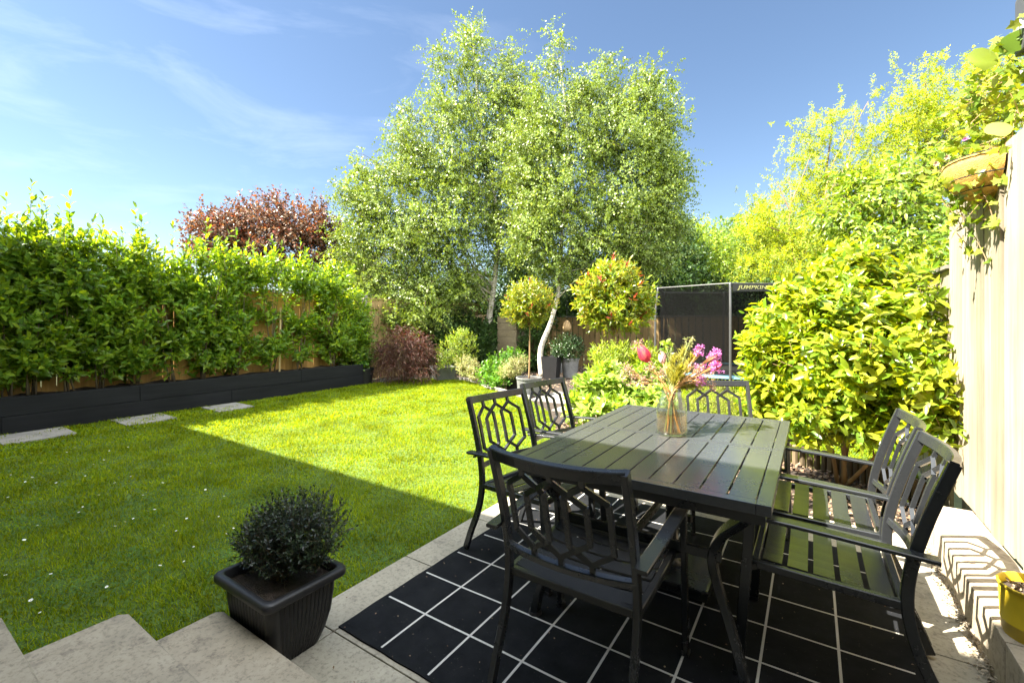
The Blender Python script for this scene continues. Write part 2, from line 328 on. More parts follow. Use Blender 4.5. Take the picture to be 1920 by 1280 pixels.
M['mauve'] = leaf_mat('mauve_flower', [(.42,.10,.36), (.55,.18,.48), (.62,.30,.56)], .6, .3, (1.1, .9, 1))
M['dusty'] = leaf_mat('dusty_sprig', [(.40,.22,.16), (.46,.34,.22), (.34,.16,.20)], .6, .3, (1.1, 1, .9))
M['yelspray'] = leaf_mat('yellow_spray', [(.36,.34,.04), (.46,.42,.06), (.30,.32,.04)], .5, .4, (1.2, 1.1, .4))
M['white'] = solid('white_petal', (.8,.8,.78), .6, nscale=30, var=.05, bstr=0)
M['mulch'] = leaf_mat('bark_chip', [(.10,.06,.04), (.22,.14,.09), (.36,.27,.18), (.16,.10,.07)], .85, 0, (0, 0, 0), .2)
M['rubble'] = leaf_mat('rubble', [(.28,.23,.16), (.40,.34,.26), (.16,.13,.09)], .9, 0, (0, 0, 0), .2)
M['coco'] = solid('coco_liner', (.62,.36,.08), .9, nscale=30, var=.3, bstr=.7, bdist=.01)
M['render'] = solid('cream_render', (.62,.56,.42), .9, nscale=20, var=.08, bstr=.3)
M['fascia'] = solid('grey_fascia', (.07,.072,.078), .5, nscale=10, var=.08, bstr=.05)
M['roof'] = solid('slate_roof', (.10,.10,.11), .7, nscale=10)
M['blockwall'] = stone('block_wall', (.36,.29,.18), (.28,.22,.14), (.42,.35,.22), 4.)
M['steelpole'] = solid('steel_pole', (.10,.10,.10), .45, .5, nscale=20, var=.1)
M['bluepad'] = solid('blue_pad', (.10,.22,.28), .6, nscale=6, var=.1)
M['logo'] = solid('logo_print', (.40,.39,.15), .6, nscale=6, var=.05, bstr=0)
M['banner'] = solid('black_banner', (.022,.022,.02), .6, nscale=8, var=.2)
M['forest'] = leaf_mat('forest_leaf', [(.09,.16,.04), (.14,.22,.05), (.20,.28,.07)], .6, .35, (1.4, 1.3, .5))
M['hill'] = solid('hill_ground', (.10,.15,.05), .95, nscale=.3, var=.3, bstr=0)
M['holeshade'] = solid('hole_shade', (.05,.04,.03), .9, nscale=10)
M['copper'] = solid('nest_box_wood', (.42,.27,.13), .8, nscale=12)
# birch bark
m, t, bs, out = new_mat('birch_bark')
n1 = noise(t, 1, 5, .6, vec=mapping(t, (9, 9, 34))); n2 = noise(t, 3.2, 5, .7)
r1 = ramp(t, [(.36, (.08,.07,.06)), (.43, (.62,.56,.46)), (.8, (.78,.73,.64))]); t.links.new(n1.outputs[0], r1.inputs[0])
r2 = ramp(t, [(.35, (.45,.42,.38)), (.5, (1,1,1))]); t.links.new(n2.outputs[0], r2.inputs[0])
mm = N(t, 'ShaderNodeMixRGB', blend_type='MULTIPLY'); mm.inputs[0].default_value = .7; t.links.new(r1.outputs[0], mm.inputs[1]); t.links.new(r2.outputs[0], mm.inputs[2])
t.links.new(mm.outputs[0], bs.inputs['Base Color']); bs.inputs['Roughness'].default_value = .7; bump(t, bs, n1.outputs[0], .4, .01); M['birch'] = m
# rug : black flatweave with a fine pale grid woven in
m, t, bs, out = new_mat('rug_weave')
co = N(t, 'ShaderNodeTexCoord'); sx = N(t, 'ShaderNodeSeparateXYZ'); t.links.new(co.outputs['Object'], sx.inputs[0])
def line_mask(sock, step, off, half):
    a = N(t, 'ShaderNodeMath', op='ADD'); a.inputs[1].default_value = off; t.links.new(sock, a.inputs[0])
    p = N(t, 'ShaderNodeMath', op='PINGPONG'); p.inputs[1].default_value = step/2; t.links.new(a.outputs[0], p.inputs[0])
    l = N(t, 'ShaderNodeMath', op='LESS_THAN'); l.inputs[1].default_value = half; t.links.new(p.outputs[0], l.inputs[0]); return l.outputs[0]
def rng_mask(sock, a, b):
    g1 = N(t, 'ShaderNodeMath', op='GREATER_THAN'); g1.inputs[1].default_value = a; t.links.new(sock, g1.inputs[0])
    g2 = N(t, 'ShaderNodeMath', op='LESS_THAN'); g2.inputs[1].default_value = b; t.links.new(sock, g2.inputs[0])
    g3 = N(t, 'ShaderNodeMath', op='MULTIPLY'); t.links.new(g1.outputs[0], g3.inputs[0]); t.links.new(g2.outputs[0], g3.inputs[1]); return g3.outputs[0]
RUG = (0., -.012, 2.024, 1.99)
lx = line_mask(sx.outputs[0], .253, 0, .0047); ly = line_mask(sx.outputs[1], .248, 0, .0047)
def mul2(a, b):
    k_ = N(t, 'ShaderNodeMath', op='MULTIPLY'); t.links.new(a, k_.inputs[0]); t.links.new(b, k_.inputs[1]); return k_.outputs[0]
lx = mul2(lx, rng_mask(sx.outputs[0], .1, 1.95)); ly = mul2(ly, rng_mask(sx.outputs[1], .1, 1.95))
mxl = N(t, 'ShaderNodeMath', op='MAXIMUM'); t.links.new(lx, mxl.inputs[0]); t.links.new(ly, mxl.inputs[1])
rm = N(t, 'ShaderNodeMath', op='MULTIPLY'); t.links.new(rng_mask(sx.outputs[0], .021, 2.0), rm.inputs[0]); t.links.new(rng_mask(sx.outputs[1], .003, 1.975), rm.inputs[1])
fm = N(t, 'ShaderNodeMath', op='MULTIPLY'); t.links.new(mxl.outputs[0], fm.inputs[0]); t.links.new(rm.outputs[0], fm.inputs[1])
wv = N(t, 'ShaderNodeTexWave'); wv.inputs['Scale'].default_value = 90; wv.bands_direction = 'DIAGONAL'; t.links.new(co.outputs['Object'], wv.inputs[0])
dn = noise(t, 9, 6, .7); rb = ramp(t, [(.3, (.006,.007,.009)), (.7, (.016,.017,.02))]); t.links.new(dn.outputs[0], rb.inputs[0])
sp = noise(t, 160, 2, .5); rs = ramp(t, [(.73, (0,0,0)), (.77, (.25,.22,.18))]); t.links.new(sp.outputs[0], rs.inputs[0])
ad = N(t, 'ShaderNodeMixRGB', blend_type='ADD'); ad.inputs[0].default_value = .5; t.links.new(rb.outputs[0], ad.inputs[1]); t.links.new(rs.outputs[0], ad.inputs[2])
rw = ramp(t, [(.2, (.40,.39,.37)), (.6, (.72,.70,.66))]); t.links.new(wv.outputs[0], rw.inputs[0])
mc = N(t, 'ShaderNodeMixRGB'); t.links.new(fm.outputs[0], mc.inputs[0]); t.links.new(ad.outputs[0], mc.inputs[1]); t.links.new(rw.outputs[0], mc.inputs[2])
t.links.new(mc.outputs[0], bs.inputs['Base Color']); bs.inputs['Roughness'].default_value = .85; bs.inputs['Specular IOR Level'].default_value = .12
w2 = N(t, 'ShaderNodeTexWave'); w2.inputs['Scale'].default_value = 150; t.links.new(co.outputs['Object'], w2.inputs[0]); bump(t, bs, w2.outputs[0], .35, .002); M['rug'] = m
# trampoline net : fine mesh, partly see-through
m, t, bs, out = new_mat('net'); bs.inputs['Base Color'].default_value = (.008,.008,.008,1); bs.inputs['Roughness'].default_value = .8
tr = N(t, 'ShaderNodeBsdfTransparent'); mx = N(t, 'ShaderNodeMixShader'); mx.inputs[0].default_value = .66; bs.inputs['Specular IOR Level'].default_value = 0
t.links.new(tr.outputs[0], mx.inputs[1]); t.links.new(bs.outputs[0], mx.inputs[2]); t.links.new(mx.outputs[0], out.inputs[0]); M['net'] = m
# glass, water
def clear(name, tint, rough=.02, ior=1.45):
    m, t, bs, out = new_mat(name); t.nodes.remove(bs); tr = N(t, 'ShaderNodeBsdfTransparent'); tr.inputs[0].default_value = (*tint, 1); gl = N(t, 'ShaderNodeBsdfGlossy'); gl.inputs['Roughness'].default_value = rough
    lw_ = N(t, 'ShaderNodeLayerWeight'); pw = N(t, 'ShaderNodeMath', op='POWER'); pw.inputs[1].default_value = 3.5; t.links.new(lw_.outputs['Facing'], pw.inputs[0]); fr = N(t, 'ShaderNodeMapRange'); fr.inputs[3].default_value = .07; fr.inputs[4].default_value = .8; t.links.new(pw.outputs[0], fr.inputs[0]); mx = N(t, 'ShaderNodeMixShader'); t.links.new(fr.outputs[0], mx.inputs[0]); t.links.new(tr.outputs[0], mx.inputs[1]); t.links.new(gl.outputs[0], mx.inputs[2]); t.links.new(mx.outputs[0], out.inputs[0]); return m
M['glass'] = clear('glass', (.93, .96, .95)); M['water'] = clear('water', (.99, .90, .76), .0)
t = M['water'].node_tree; o_ = t.nodes['Material Output']; a_ = o_.inputs[0].links[0].from_socket; tl_ = N(t, 'ShaderNodeBsdfTranslucent'); tl_.inputs[0].default_value = (.95, .62, .30, 1); mx = N(t, 'ShaderNodeMixShader'); mx.inputs[0].default_value = .13
t.links.new(a_, mx.inputs[1]); t.links.new(tl_.outputs[0], mx.inputs[2]); t.links.new(mx.outputs[0], o_.inputs[0])
t = M['glass'].node_tree; o_ = t.nodes['Material Output']; a_ = o_.inputs[0].links[0].from_socket; tl_ = N(t, 'ShaderNodeBsdfTranslucent'); tl_.inputs[0].default_value = (.95, .97, .96, 1); mx = N(t, 'ShaderNodeMixShader'); mx.inputs[0].default_value = .05
t.links.new(a_, mx.inputs[1]); t.links.new(tl_.outputs[0], mx.inputs[2]); t.links.new(mx.outputs[0], o_.inputs[0])
m, t, bs, out = new_mat('window_glass'); bs.inputs['Base Color'].default_value = (.03,.04,.05,1); bs.inputs['Roughness'].default_value = .05; M['pane'] = m

# ------------------------------------------------------------------ the setting
def struct(name, mb, mat, **k): return tag(mb.build(name, mat, **k), kind='structure')
LAWN_Z = -.022
g = MB(); g.box((-300, -300, -.5), (300, 300, -.06)); struct('ground', g, M['ground'])
LAWN = [(-6.14,-1.55),(-.205,-1.55),(-.205,2.7),(-.55,3.0),(-.75,3.4),(-1.1,4.0),(-1.6,4.7),(-2.3,5.35),(-2.94,5.62),(-3.78,6.05),(-4.3,6.45),(-4.78,6.66),(-5.3,6.6),(-5.67,6.45),(-6.0,6.05),(-6.14,5.4)]
LAWN2 = [(1.42,3.82),(1.95,3.62),(2.4,3.2),(2.44,3.2),(2.44,10.2),(-.8,10.2),(-1.0,7.6),(.2,6.2),(.9,5.2)]
def grid_poly(poly, step, z, amp):
    xs = [p[0] for p in poly]; ys = [p[1] for p in poly]
    bm = bmesh.new(); vs = [bm.verts.new((x, y, z)) for x, y in poly]; bm.faces.new(vs)
    bmesh.ops.triangulate(bm, faces=bm.faces[:])
    v = [q.co[:] for q in bm.verts]; bm.verts.index_update(); f = [[q.index for q in fc.verts] for fc in bm.faces]; bm.free()
    return MB().add(v, f)
struct('lawn', grid_poly(LAWN, .5, LAWN_Z, 0), M['turf'])
struct('rear_lawn', grid_poly(LAWN2, .5, LAWN_Z, 0), M['turf'])
BED = [(-.2,2.78),(2.24,2.3),(2.44,2.5),(2.44,3.2),(1.95,3.6),(1.42,3.8),(.9,5.2),(.2,6.2),(-1.0,7.6),(-2.6,7.0),(-2.3,5.35),(-1.6,4.7),(-1.1,4.0),(-.75,3.4)]
struct('planting_bed', grid_poly(BED, .5, -.03, 0), M['soil'])
REAR = [(-6.75,5.0),(-6.14,5.0),(-6.14,5.4),(-6.0,6.05),(-5.67,6.45),(-5.3,6.6),(-4.78,6.66),(-4.3,6.45),(-3.78,6.05),(-2.94,5.62),(-2.3,5.35),(-2.6,7.0),(-1.0,7.6),(-.8,10.2),(-.8,11.5),(-6.75,10.6)]
struct('rear_bed', grid_poly(REAR, .5, -.034, 0), M['soil'])
p = MB()
for a, b in (((-2.3,5.35),(-1.35,6.4)), ((-1.55,4.75),(-.8,5.6)), ((-1.9,5.6),(-1.2,6.6))):
    p.bbox((min(a[0],b[0]), a[1], -.04), (max(a[0],b[0]), b[1], -.005+.003*a[0]), .006)
struct('path', p, M['slab'])

# patio: one bed of concrete with long edging slabs on the lawn side
p = MB(); y = -1.55; e = [-1.55,-.65,-.035,.565,1.165,1.765,2.365,2.78]
for a, b in zip(e[:-1], e[1:]): p.bbox((-.205, a+.003, -.09), (-.003, b-.003, 0), .004)
xs = [0,.75,1.5,2.238]; ys = [-1.55,-.65,-.035,.6,1.19,1.8,2.32]
for i in range(3):
    for j in range(len(ys)-1): p.bbox((xs[i]+.003, ys[j]+.003, -.09), (xs[i+1]-.003, ys[j+1]-.003, 0), .004)
for i in range(3): p.bbox((xs[i]+.003, 2.326, -.09), (min(xs[i+1], 1.3 if i == 1 else 9)-.003, 2.62-.1*i, 0), .004)
p.box((-.2,-1.55,-.1), (2.235,2.3,-.012))
struct('patio', p, M['concrete'])

# steps down from the house
p = MB()
for k, (z0, z1, yf, xl, xr) in enumerate(((-.06,.15,-.34,-.30,1.05), (.0,.30,-.64,-.305,1.05), (.0,.45,-.935,-.30,1.05), (0,.60,-1.235,-.30,1.05))):
    c = .018; yb = -1.57
    pts = [(xl+.02, yf), (xr, yf), (xr, yb), (xl, yb), (xl, yf-.02)]
    n = len(pts); t_ = .045
    tr_ = [(x, y, z1) for x, y in pts]; bt = [(x, y, z1-t_) for x, y in pts]
    ins = [(xl+.025, yf-.004), (xr, yf-.004), (xr, yb), (xl+.004, yb), (xl+.004, yf-.022)]
    tp = [(x, y, z1) for x, y in ins]; ed = [(x, y, z1-.004) for x, y in pts]
    p.add(tp+ed+bt, [tuple(range(n))]+[(i, n+i, n+(i+1) % n, (i+1) % n) for i in range(n)]+[(n+i, 2*n+i, 2*n+(i+1) % n, n+(i+1) % n) for i in range(n)]+[tuple(2*n+i for i in reversed(range(n)))])
    p.box((xl+.012, yb+.001, z0-.001*k), (xr-.01, yf-.012, z1-t_-.0005))
struct('steps', p, M['stone'])

# far wooded hill
hv = []; hf = []; n = 40
for i in range(n+1):
    for j in range(14):
        a = R(-60+120*i/n); r_ = 45+j*14
        x, y = CX+math.sin(a+YAW)*r_, CY+math.cos(a+YAW)*r_
        px_ = 960+F*math.tan(a)
        top = 6+13*math.exp(-((px_-1680)/380)**2)+4*math.exp(-((px_-1350)/180)**2)
        hv.append((x, y, -1+(top+1)*(1-math.cos(min(1, j/9)*math.pi))/2))
for i in range(n):
    for j in range(13): hf.append((i*14+j, (i+1)*14+j, (i+1)*14+j+1, i*14+j+1))
tag(link(MB().add(hv, hf).mesh('hill'), 'hill', M['hill'], smooth=True), kind='structure')

# ------------------------------------------------------------------ house behind the camera, neighbour's extension
hs = empty('house', (-1.5, -2.4, 0), 'cream rendered house whose wall and roof shade the near patio', 'house', rz=R(-3.2))
HY = -1.56
mb = MB(); mb.box((-9.5, -6.4, -.05), (.0, HY-.06, 4.95)).box((2.25, -6.4, -.05), (4.6, HY-.06, 4.95)).box((0, -6.4, 2.7), (2.25, HY-.06, 4.95)).box((0, -6.4, -.05), (2.25, HY-.06, .5)).box((0,-6.4,.5),(2.25,-6.2,2.7))
mb.build('wall', M['render'], hs)
mb = MB(); mb.add([(-9.9, HY+.06, 5.08), (5, HY+.06, 5.08), (5, -4, 6.7), (-9.9, -4, 6.7), (-9.9, -6.8, 5.0), (5, -6.8, 5.0), (-9.9, HY+.06, 4.96), (5, HY+.06, 4.96)],
    [(0, 1, 2, 3), (3, 2, 5, 4), (6, 7, 1, 0), (4, 5, 7, 6), (0, 3, 4, 6), (1, 7, 5, 2)])
mb.build('roof', M['roof'], hs)
MB().bbox((-9.9, HY+.06, 4.92), (5, HY+.15, 5.04), .02).build('gutter', M['fascia'], hs)
fr = MB()
for a, b in ((.02, .1), (1.08, 1.16), (2.15, 2.23)): fr.box((a, HY-.12, .61), (b, HY-.05, 2.69))
fr.box((.1, HY-.118, .61), (1.08, HY-.052, .69)).box((1.16, HY-.118, .61), (2.15, HY-.052, .69)).box((.1, HY-.118, 2.61), (1.08, HY-.052, 2.69)).box((1.16, HY-.118, 2.61), (2.15, HY-.052, 2.69))
dr = fr.build('door_frame', M['fascia'], hs)
MB().box((.1, HY-.09, .69), (1.08, HY-.08, 2.61)).box((1.16, HY-.09, .69), (2.15, HY-.08, 2.61)).build('pane', M['pane'], hs)
for x in (-7.6, -5.0, -2.5):
    for z in (1.0, 3.1): MB().box((x, HY-.058, z), (x+1.3, HY-.02, z+1.1)).build('window', M['pane'], hs)

nh = empty('neighbouring_extension', (3.2, .3, 0), 'cream walled flat roofed extension with grey fascia above the right fence', 'building')
MB().box((2.62, -1.4, -.05), (5.2, 1.97, 2.618)).build('wall', M['render'], nh)
MB().bbox((2.53, -1.5, 2.62), (5.3, 2.065, 2.90), .01).build('fascia', M['fascia'], nh)

# ------------------------------------------------------------------ fences
def board_run(p0, p1, z0, z1, bw, gap, th, jit=.0, zslope=0, lean=0):
    """vertical boards from p0 to p1 as one mesh"""
    a = np.array(p0, float); b = np.array(p1, float); Ld = np.linalg.norm(b-a); u = (b-a)/Ld; n = np.array([-u[1], u[0]])
    mb = MB(); s = 0; rz = math.atan2(u[1], u[0])
    while s < Ld-bw*.5:
        w = bw*random.uniform(.94, 1.04); c = a+u*(s+w/2)+n*random.uniform(-jit, jit); zt = z1+random.uniform(-.006, .006)+zslope*s/Ld
        mb.box((c[0]-w/2, c[1]-th/2, z0), (c[0]+w/2, c[1]+th/2, zt), rz=rz+random.uniform(-lean, lean)); s += w+gap*random.uniform(.4, 1.6)
    return mb
def fence(name, label, p0, p1, z0, z1, mat, pmat, bw=.12, gap=.018, th=.018, post_side=1, posts=True, cap=True, jit=.002, step=1.85, rail=True):
    mid = ((p0[0]+p1[0])/2, (p0[1]+p1[1])/2, z0)
    e = empty(name, mid, label, 'fence')
    board_run(p0, p1, z0, z1, bw, gap, th, jit).build('board_panel', mat, e)
    a = np.array(p0, float); b = np.array(p1, float); Ld = np.linalg.norm(b-a); u = (b-a)/Ld; n = np.array([-u[1], u[0]])*post_side; rz = math.atan2(u[1], u[0])
    if rail:
        for z in (z0+.25, (z0+z1)/2, z1-.2):
            c = (a+b)/2+n*(th/2+.022); MB().box((c[0]-Ld/2, c[1]-.02, z), (c[0]+Ld/2, c[1]+.02, z+.07), rz=rz).build('rail', pmat, e)
    if posts:
        k = max(1, int(round(Ld/step)))
        for i in range(k+1):
            c = a+u*(Ld*i/k)+n*(th/2+.092); MB().box((c[0]-.045, c[1]-.045, z0-.02), (c[0]+.045, c[1]+.045, z1+.03), rz=rz).build('post', pmat, e)
    if cap:
        c = (a+b)/2; MB().box((c[0]-Ld/2-.01, c[1]-.035, z1+.009), (c[0]+Ld/2+.01, c[1]+.035, z1+.034), rz=rz).build('cap_rail', pmat, e)
    return e
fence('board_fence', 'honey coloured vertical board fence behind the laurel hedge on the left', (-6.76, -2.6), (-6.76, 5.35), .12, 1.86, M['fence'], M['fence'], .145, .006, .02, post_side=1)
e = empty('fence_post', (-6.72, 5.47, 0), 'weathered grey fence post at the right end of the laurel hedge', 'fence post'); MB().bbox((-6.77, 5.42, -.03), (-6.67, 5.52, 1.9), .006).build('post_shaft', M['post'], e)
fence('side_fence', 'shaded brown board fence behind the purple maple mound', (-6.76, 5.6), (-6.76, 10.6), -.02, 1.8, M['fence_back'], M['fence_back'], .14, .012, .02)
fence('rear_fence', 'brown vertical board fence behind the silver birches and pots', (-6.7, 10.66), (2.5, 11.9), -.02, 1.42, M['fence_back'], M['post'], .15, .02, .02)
fence('tall_side_fence', 'tall bleached board fence panel on the right carrying the hanging basket', (2.475, -1.5), (2.475, 3.03), .20, 2.17, M['white_board'], M['post'], .135, .012, .018, post_side=-1, cap=False, jit=.009)
fence('low_side_fence', 'lower bleached board fence with capping rail behind the camellia', (2.49, 3.05), (2.49, 11.7), -.02, 1.66, M['white_board'], M['post'], .12, .012, .018, post_side=-1)
MB().box((2.44, 3.032, 1.80), (2.51, 3.048, 2.16))

# ------------------------------------------------------------------ black sleeper planter (left), stepping stones, kerb blocks (right)
sp_ = empty('sleeper_planter', (-6.45, 1.5, 0), 'long black timber sleeper planter at the foot of the laurel hedge', 'raised planter')
segs = [[(-2.6, 1.2), (1.205, 3.6), (3.605, 4.97)], [(-2.6, -.1), (-.095, 2.4), (2.405, 4.97)]]
for row, z in ((1, -.02), (0, .197)):
    for a, b in segs[row]: MB().bbox((-6.25+.003*row, a, z), (-6.135+.003*row, b, z+.212), .005).build('sleeper', M['sleeper'], sp_)
MB().bbox((-6.74, 4.90, -.02), (-6.255, 4.968, .405), .005).build('end_board', M['sleeper'], sp_)
s = MB(); n = 60
vv = [(x, -2.6+7.5*i/n, .375+.02*math.sin(i*1.7+j*2)+random.uniform(-.01, .015)) for i in range(n+1) for j, x in enumerate((-6.745, -6.6, -6.42, -6.252))]
s.add(vv, [(i*4+j, i*4+j+1, (i+1)*4+j+1, (i+1)*4+j) for i in range(n) for j in range(3)]).build('soil', M['soil'], sp_, smooth=True)

st_lab = ['grey stepping slab nearest the camera along the black planter', 'middle grey stepping slab along the black planter', 'grey stepping slab at the sunny edge of the house shadow']
for (y0, y1), lb in zip(((-.18, .41), (.87, 1.42), (1.93, 2.44)), st_lab):
    o = MB().bbox((-6.09, y0, -.055), (-5.50, y1, -.002), .004).build('stepping_slab', M['slab'], None, loc=(-5.8, (y0+y1)/2, -.03)); tag(o, lb, 'paving slab', 'stepping slabs by the planter')

kb = empty('kerb_wall', (2.35, .5, 0), 'low pale block kerb wall along the foot of the tall fence', 'kerb wall')
ys = [-1.55, -.6, .02, 1.02, 1.66, 2.46]
for a, b in zip(ys[:-1], ys[1:]): MB().bbox((2.236, a+.002, -.08), (2.462, b-.002, .205), .008).build('block', M['kerb'], kb)
# curved log-roll edging behind the camellia
lg = empty('log_edging', (1.9, 3.5, 0), 'curved brown log roll edging behind the camellia stems', 'edging')
mb = MB(); pts = [Vector((1.30, 3.86, 0)), Vector((1.5, 3.8, 0)), Vector((1.78, 3.70, 0)), Vector((2.0, 3.55, 0)), Vector((2.2, 3.33, 0)), Vector((2.40, 3.10, 0))]
path = []
for a, b in zip(pts[:-1], pts[1:]):
    k = max(2, int((b-a).length/.052))
    for i in range(k): path.append(a.lerp(b, i/k))
for q in path: mb.lathe((q.x, q.y, -.05), [(.0, .2+random.uniform(-.008,.008)), (.022, .2), (.027, .19), (.027, 0)], 8)
mb.build('logs', M['log'], lg)
# dark edging strip round the far lawn curve
mb = MB(); ed = [LAWN[i] for i in range(15, 6, -1)]
pl = [(x, y+.03, .0) for x, y in ed]; mb.sweep(pl, .03, .09)
tag(mb.build('lawn_edging', M['slab'], None), 'thin grey edging strip around the far curve of the lawn', 'edging')

# bark chips and rubble
def chips(name, poly_pts, n, z, size, mat, label, cat):
    P = np.array(poly_pts)
    A = unit(rnd(n)); A[:, 2] *= .35; Nn = rnd(n)*.5+np.array([0, 0, 1.])
    Ln = size*RNG.uniform(.5, 1.5, n); me = leaf_mesh(P, A, Nn, Ln, Ln*RNG.uniform(.35, .8, n), 'm')
    return tag(link(me, name, mat), label, cat, kind='stuff')
def inside(poly, X, Y):
    r = np.zeros(len(X), bool); j = len(poly)-1
    for i in range(len(poly)):
        xi, yi = poly[i]; xj, yj = poly[j]
        c = ((yi > Y) != (yj > Y)) & (X < (xj-xi)*(Y-yi)/(yj-yi+1e-12)+xi); r ^= c; j = i
    return r
def fill(poly, n):
    a = np.array(poly); lo = a.min(0); hi = a.max(0); out = np.zeros((0, 2))
    while len(out) < n:
        q = RNG.uniform(lo, hi, (n, 2)); out = np.r_[out, q[inside(poly, q[:, 0], q[:, 1])]]
    return out[:n]
q = fill(BED, 16000); keep = (q[:, 0] > -1); q = q[keep]
chips('bark_mulch', np.c_[q, -.025+RNG.uniform(0, .022, len(q))], len(q), 0, .034, M['mulch'], 'brown and tan bark chips around the camellia stems', 'bark mulch')
q = fill(REAR, 9000)
chips('fallen_mulch', np.c_[q, -.028+RNG.uniform(0, .02, len(q))], len(q), 0, .04, M['mulch'], 'brown mulch between the pots under the birches', 'mulch')
yy = RNG.uniform(-.4, 2.35, 2600); xx = 2.238-np.abs(RNG.normal(size=2600))*.016*(1+.8*np.sin(yy*9)**2)
chips('crumbled_mortar', np.c_[xx, yy, np.clip(.035-(2.238-xx)*.7, .002, .05)*RNG.uniform(.2, 1.3, 2600)], 2600, 0, .013, M['rubble'], 'crumbled mortar and grit along the foot of the kerb wall', 'grit')
q = RNG.uniform((-.2, -1.2), (2.2, 2.4), (420, 2))
chips('leaf_litter', np.c_[q, np.full(420, .0125)], 420, 0, .008, M['mulch'], 'tiny dry leaf scraps scattered on the patio and rug', 'leaf litter')

# ------------------------------------------------------------------ grass
def blades(poly, zones, z, name, label):
    parts = []
    for (n, dmin, dmax, ln, wd) in zones:
        q = fill(poly, n); d = np.hypot(q[:, 0]-CX, q[:, 1]-CY); q = q[(d >= dmin) & (d < dmax)]
        parts.append((q, ln, wd))
    P = np.concatenate([p[0] for p in parts]); n = len(P)
    base_l = np.concatenate([np.full(len(p[0]), p[1]) for p in parts]); wd = np.concatenate([np.full(len(p[0]), p[2]) for p in parts])
    tuft = .75+.35*np.sin(P[:, 0]*7.3+1.7*np.sin(P[:, 1]*5.1))*np.sin(P[:, 1]*6.7+2*np.sin(P[:, 0]*3.3))
    Ln = base_l*RNG.uniform(.6, 1.25, n)*tuft
    az = RNG.uniform(0, 6.283, n); tilt = np.abs(RNG.normal(size=n))*.55+.15
    D = np.c_[np.cos(az)*np.sin(tilt), np.sin(az)*np.sin(tilt), np.cos(tilt)]; Nn = np.c_[np.cos(az), np.sin(az), -.2*np.ones(n)]
    me = leaf_mesh(np.c_[P, np.full(n, z)], D, Nn, Ln, wd*RNG.uniform(.7, 1.3, n), 'blade')
    tag(link(me, name, M['grass']), label, 'grass', kind='stuff')
blades(LAWN, [(900000, 0, 2.4, .034, .0032), (420000, 2.4, 4.2, .036, .0045), (240000, 4.2, 6.5, .038, .0075), (150000, 6.5, 14, .04, .013)], LAWN_Z, 'grass', 'short mown green lawn grass, sunny beyond the house shadow')
blades(LAWN2, [(60000, 0, 20, .045, .012)], LAWN_Z, 'rear_grass', 'sunlit grass behind the camellia and log edging')
# clover patches in the near lawn
q = fill([(-3.2,-1.4),(-.25,-1.4),(-.25,.6),(-2.2,.9)], 16000); k_ = np.sin(q[:, 0]*5+np.sin(q[:, 1]*4))*np.sin(q[:, 1]*6+1) > .15; q = q[k_]; n = len(q)
az = RNG.uniform(0, 6.28, n); D = np.c_[np.cos(az), np.sin(az), RNG.uniform(-.1, .5, n)]
Ln = RNG.uniform(.007, .014, n)
tag(link(leaf_mesh(np.c_[q, LAWN_Z+RNG.uniform(.012, .032, n)], D, rnd(n, .3)+np.array([0, 0, 1.]), Ln, Ln*.9, 'm'), 'clover', leaf_mat('clover_leaf', [(.05,.14,.012), (.09,.19,.02)], .5, .3, (1.4, 1.3, .4))), 'small clover leaves mixed in the near lawn', 'clover', kind='stuff')

# ------------------------------------------------------------------ daisies
dm = bpy.data.meshes.new('daisy'); bm = bmesh.new()
for k in range(10):
    a = 2*math.pi*k/10; c, s_ = math.cos(a), math.sin(a); pr = lambda r, b, z: bm.verts.new((c*r-s_*b, s_*r+c*b, z))
    bm.faces.new((pr(.002, -.0012, .003), pr(.011, -.0028, .0045), pr(.0125, 0, .004), pr(.011, .0028, .0045), pr(.002, .0012, .003)))
r_ = bmesh.ops.create_uvsphere(bm, u_segments=8, v_segments=4, radius=.0035); 
for v in r_['verts']: v.co.z = v.co.z*.6+.004
for f_ in bm.faces: f_.material_index = 0
for v in r_['verts']:
    for f_ in v.link_faces: f_.material_index = 1
r2 = bmesh.ops.create_cone(bm, segments=5, radius1=.0008, radius2=.0008, depth=.03)
for v in r2['verts']:
    v.co.z -= .012
    for f_ in v.link_faces: f_.material_index = 2
bm.to_mesh(dm); bm.free()
for mm in (M['white'], M['yellow'], M['stem_green']): dm.materials.append(mm)
dpx = [(215,905),(245,893),(385,918),(318,935),(78,868),(120,862),(20,890),(47,903),(290,955),(350,972),(380,975),(410,968),(425,1000),(155,950),(148,960),(278,958),(345,1052),(300,1060),(363,1025),(200,1100),(58,1125),(75,1148),(108,1047),(10,1078),(235,978),(15,932),(105,905),(163,905),(133,890),(160,892),(268,928),(420,930),(438,990),(283,878),(395,868),(240,872),(60,895),(125,848),(175,870),(205,845),(240,838),(280,838),(195,862),(216,986),(250,972),(330,995),(70,985),(95,1076),(45,1012),(185,928),(305,905),(140,838),(180,833),(262,815)]
for i, (px_, py_) in enumerate(dpx):
    w = at(px_, py_, .012); o = bpy.data.objects.new('daisy', dm); COL.objects.link(o); o.location = Vector(w)
    o.rotation_euler = (random.uniform(-.35, .35), random.uniform(-.35, .35), random.uniform(0, 6)); s_ = random.uniform(.42, .72); o.scale = (s_, s_, s_)
    tag(o, 'tiny white lawn daisy open in the shaded grass on the left', 'daisy', 'daisies scattered in the shaded lawn')

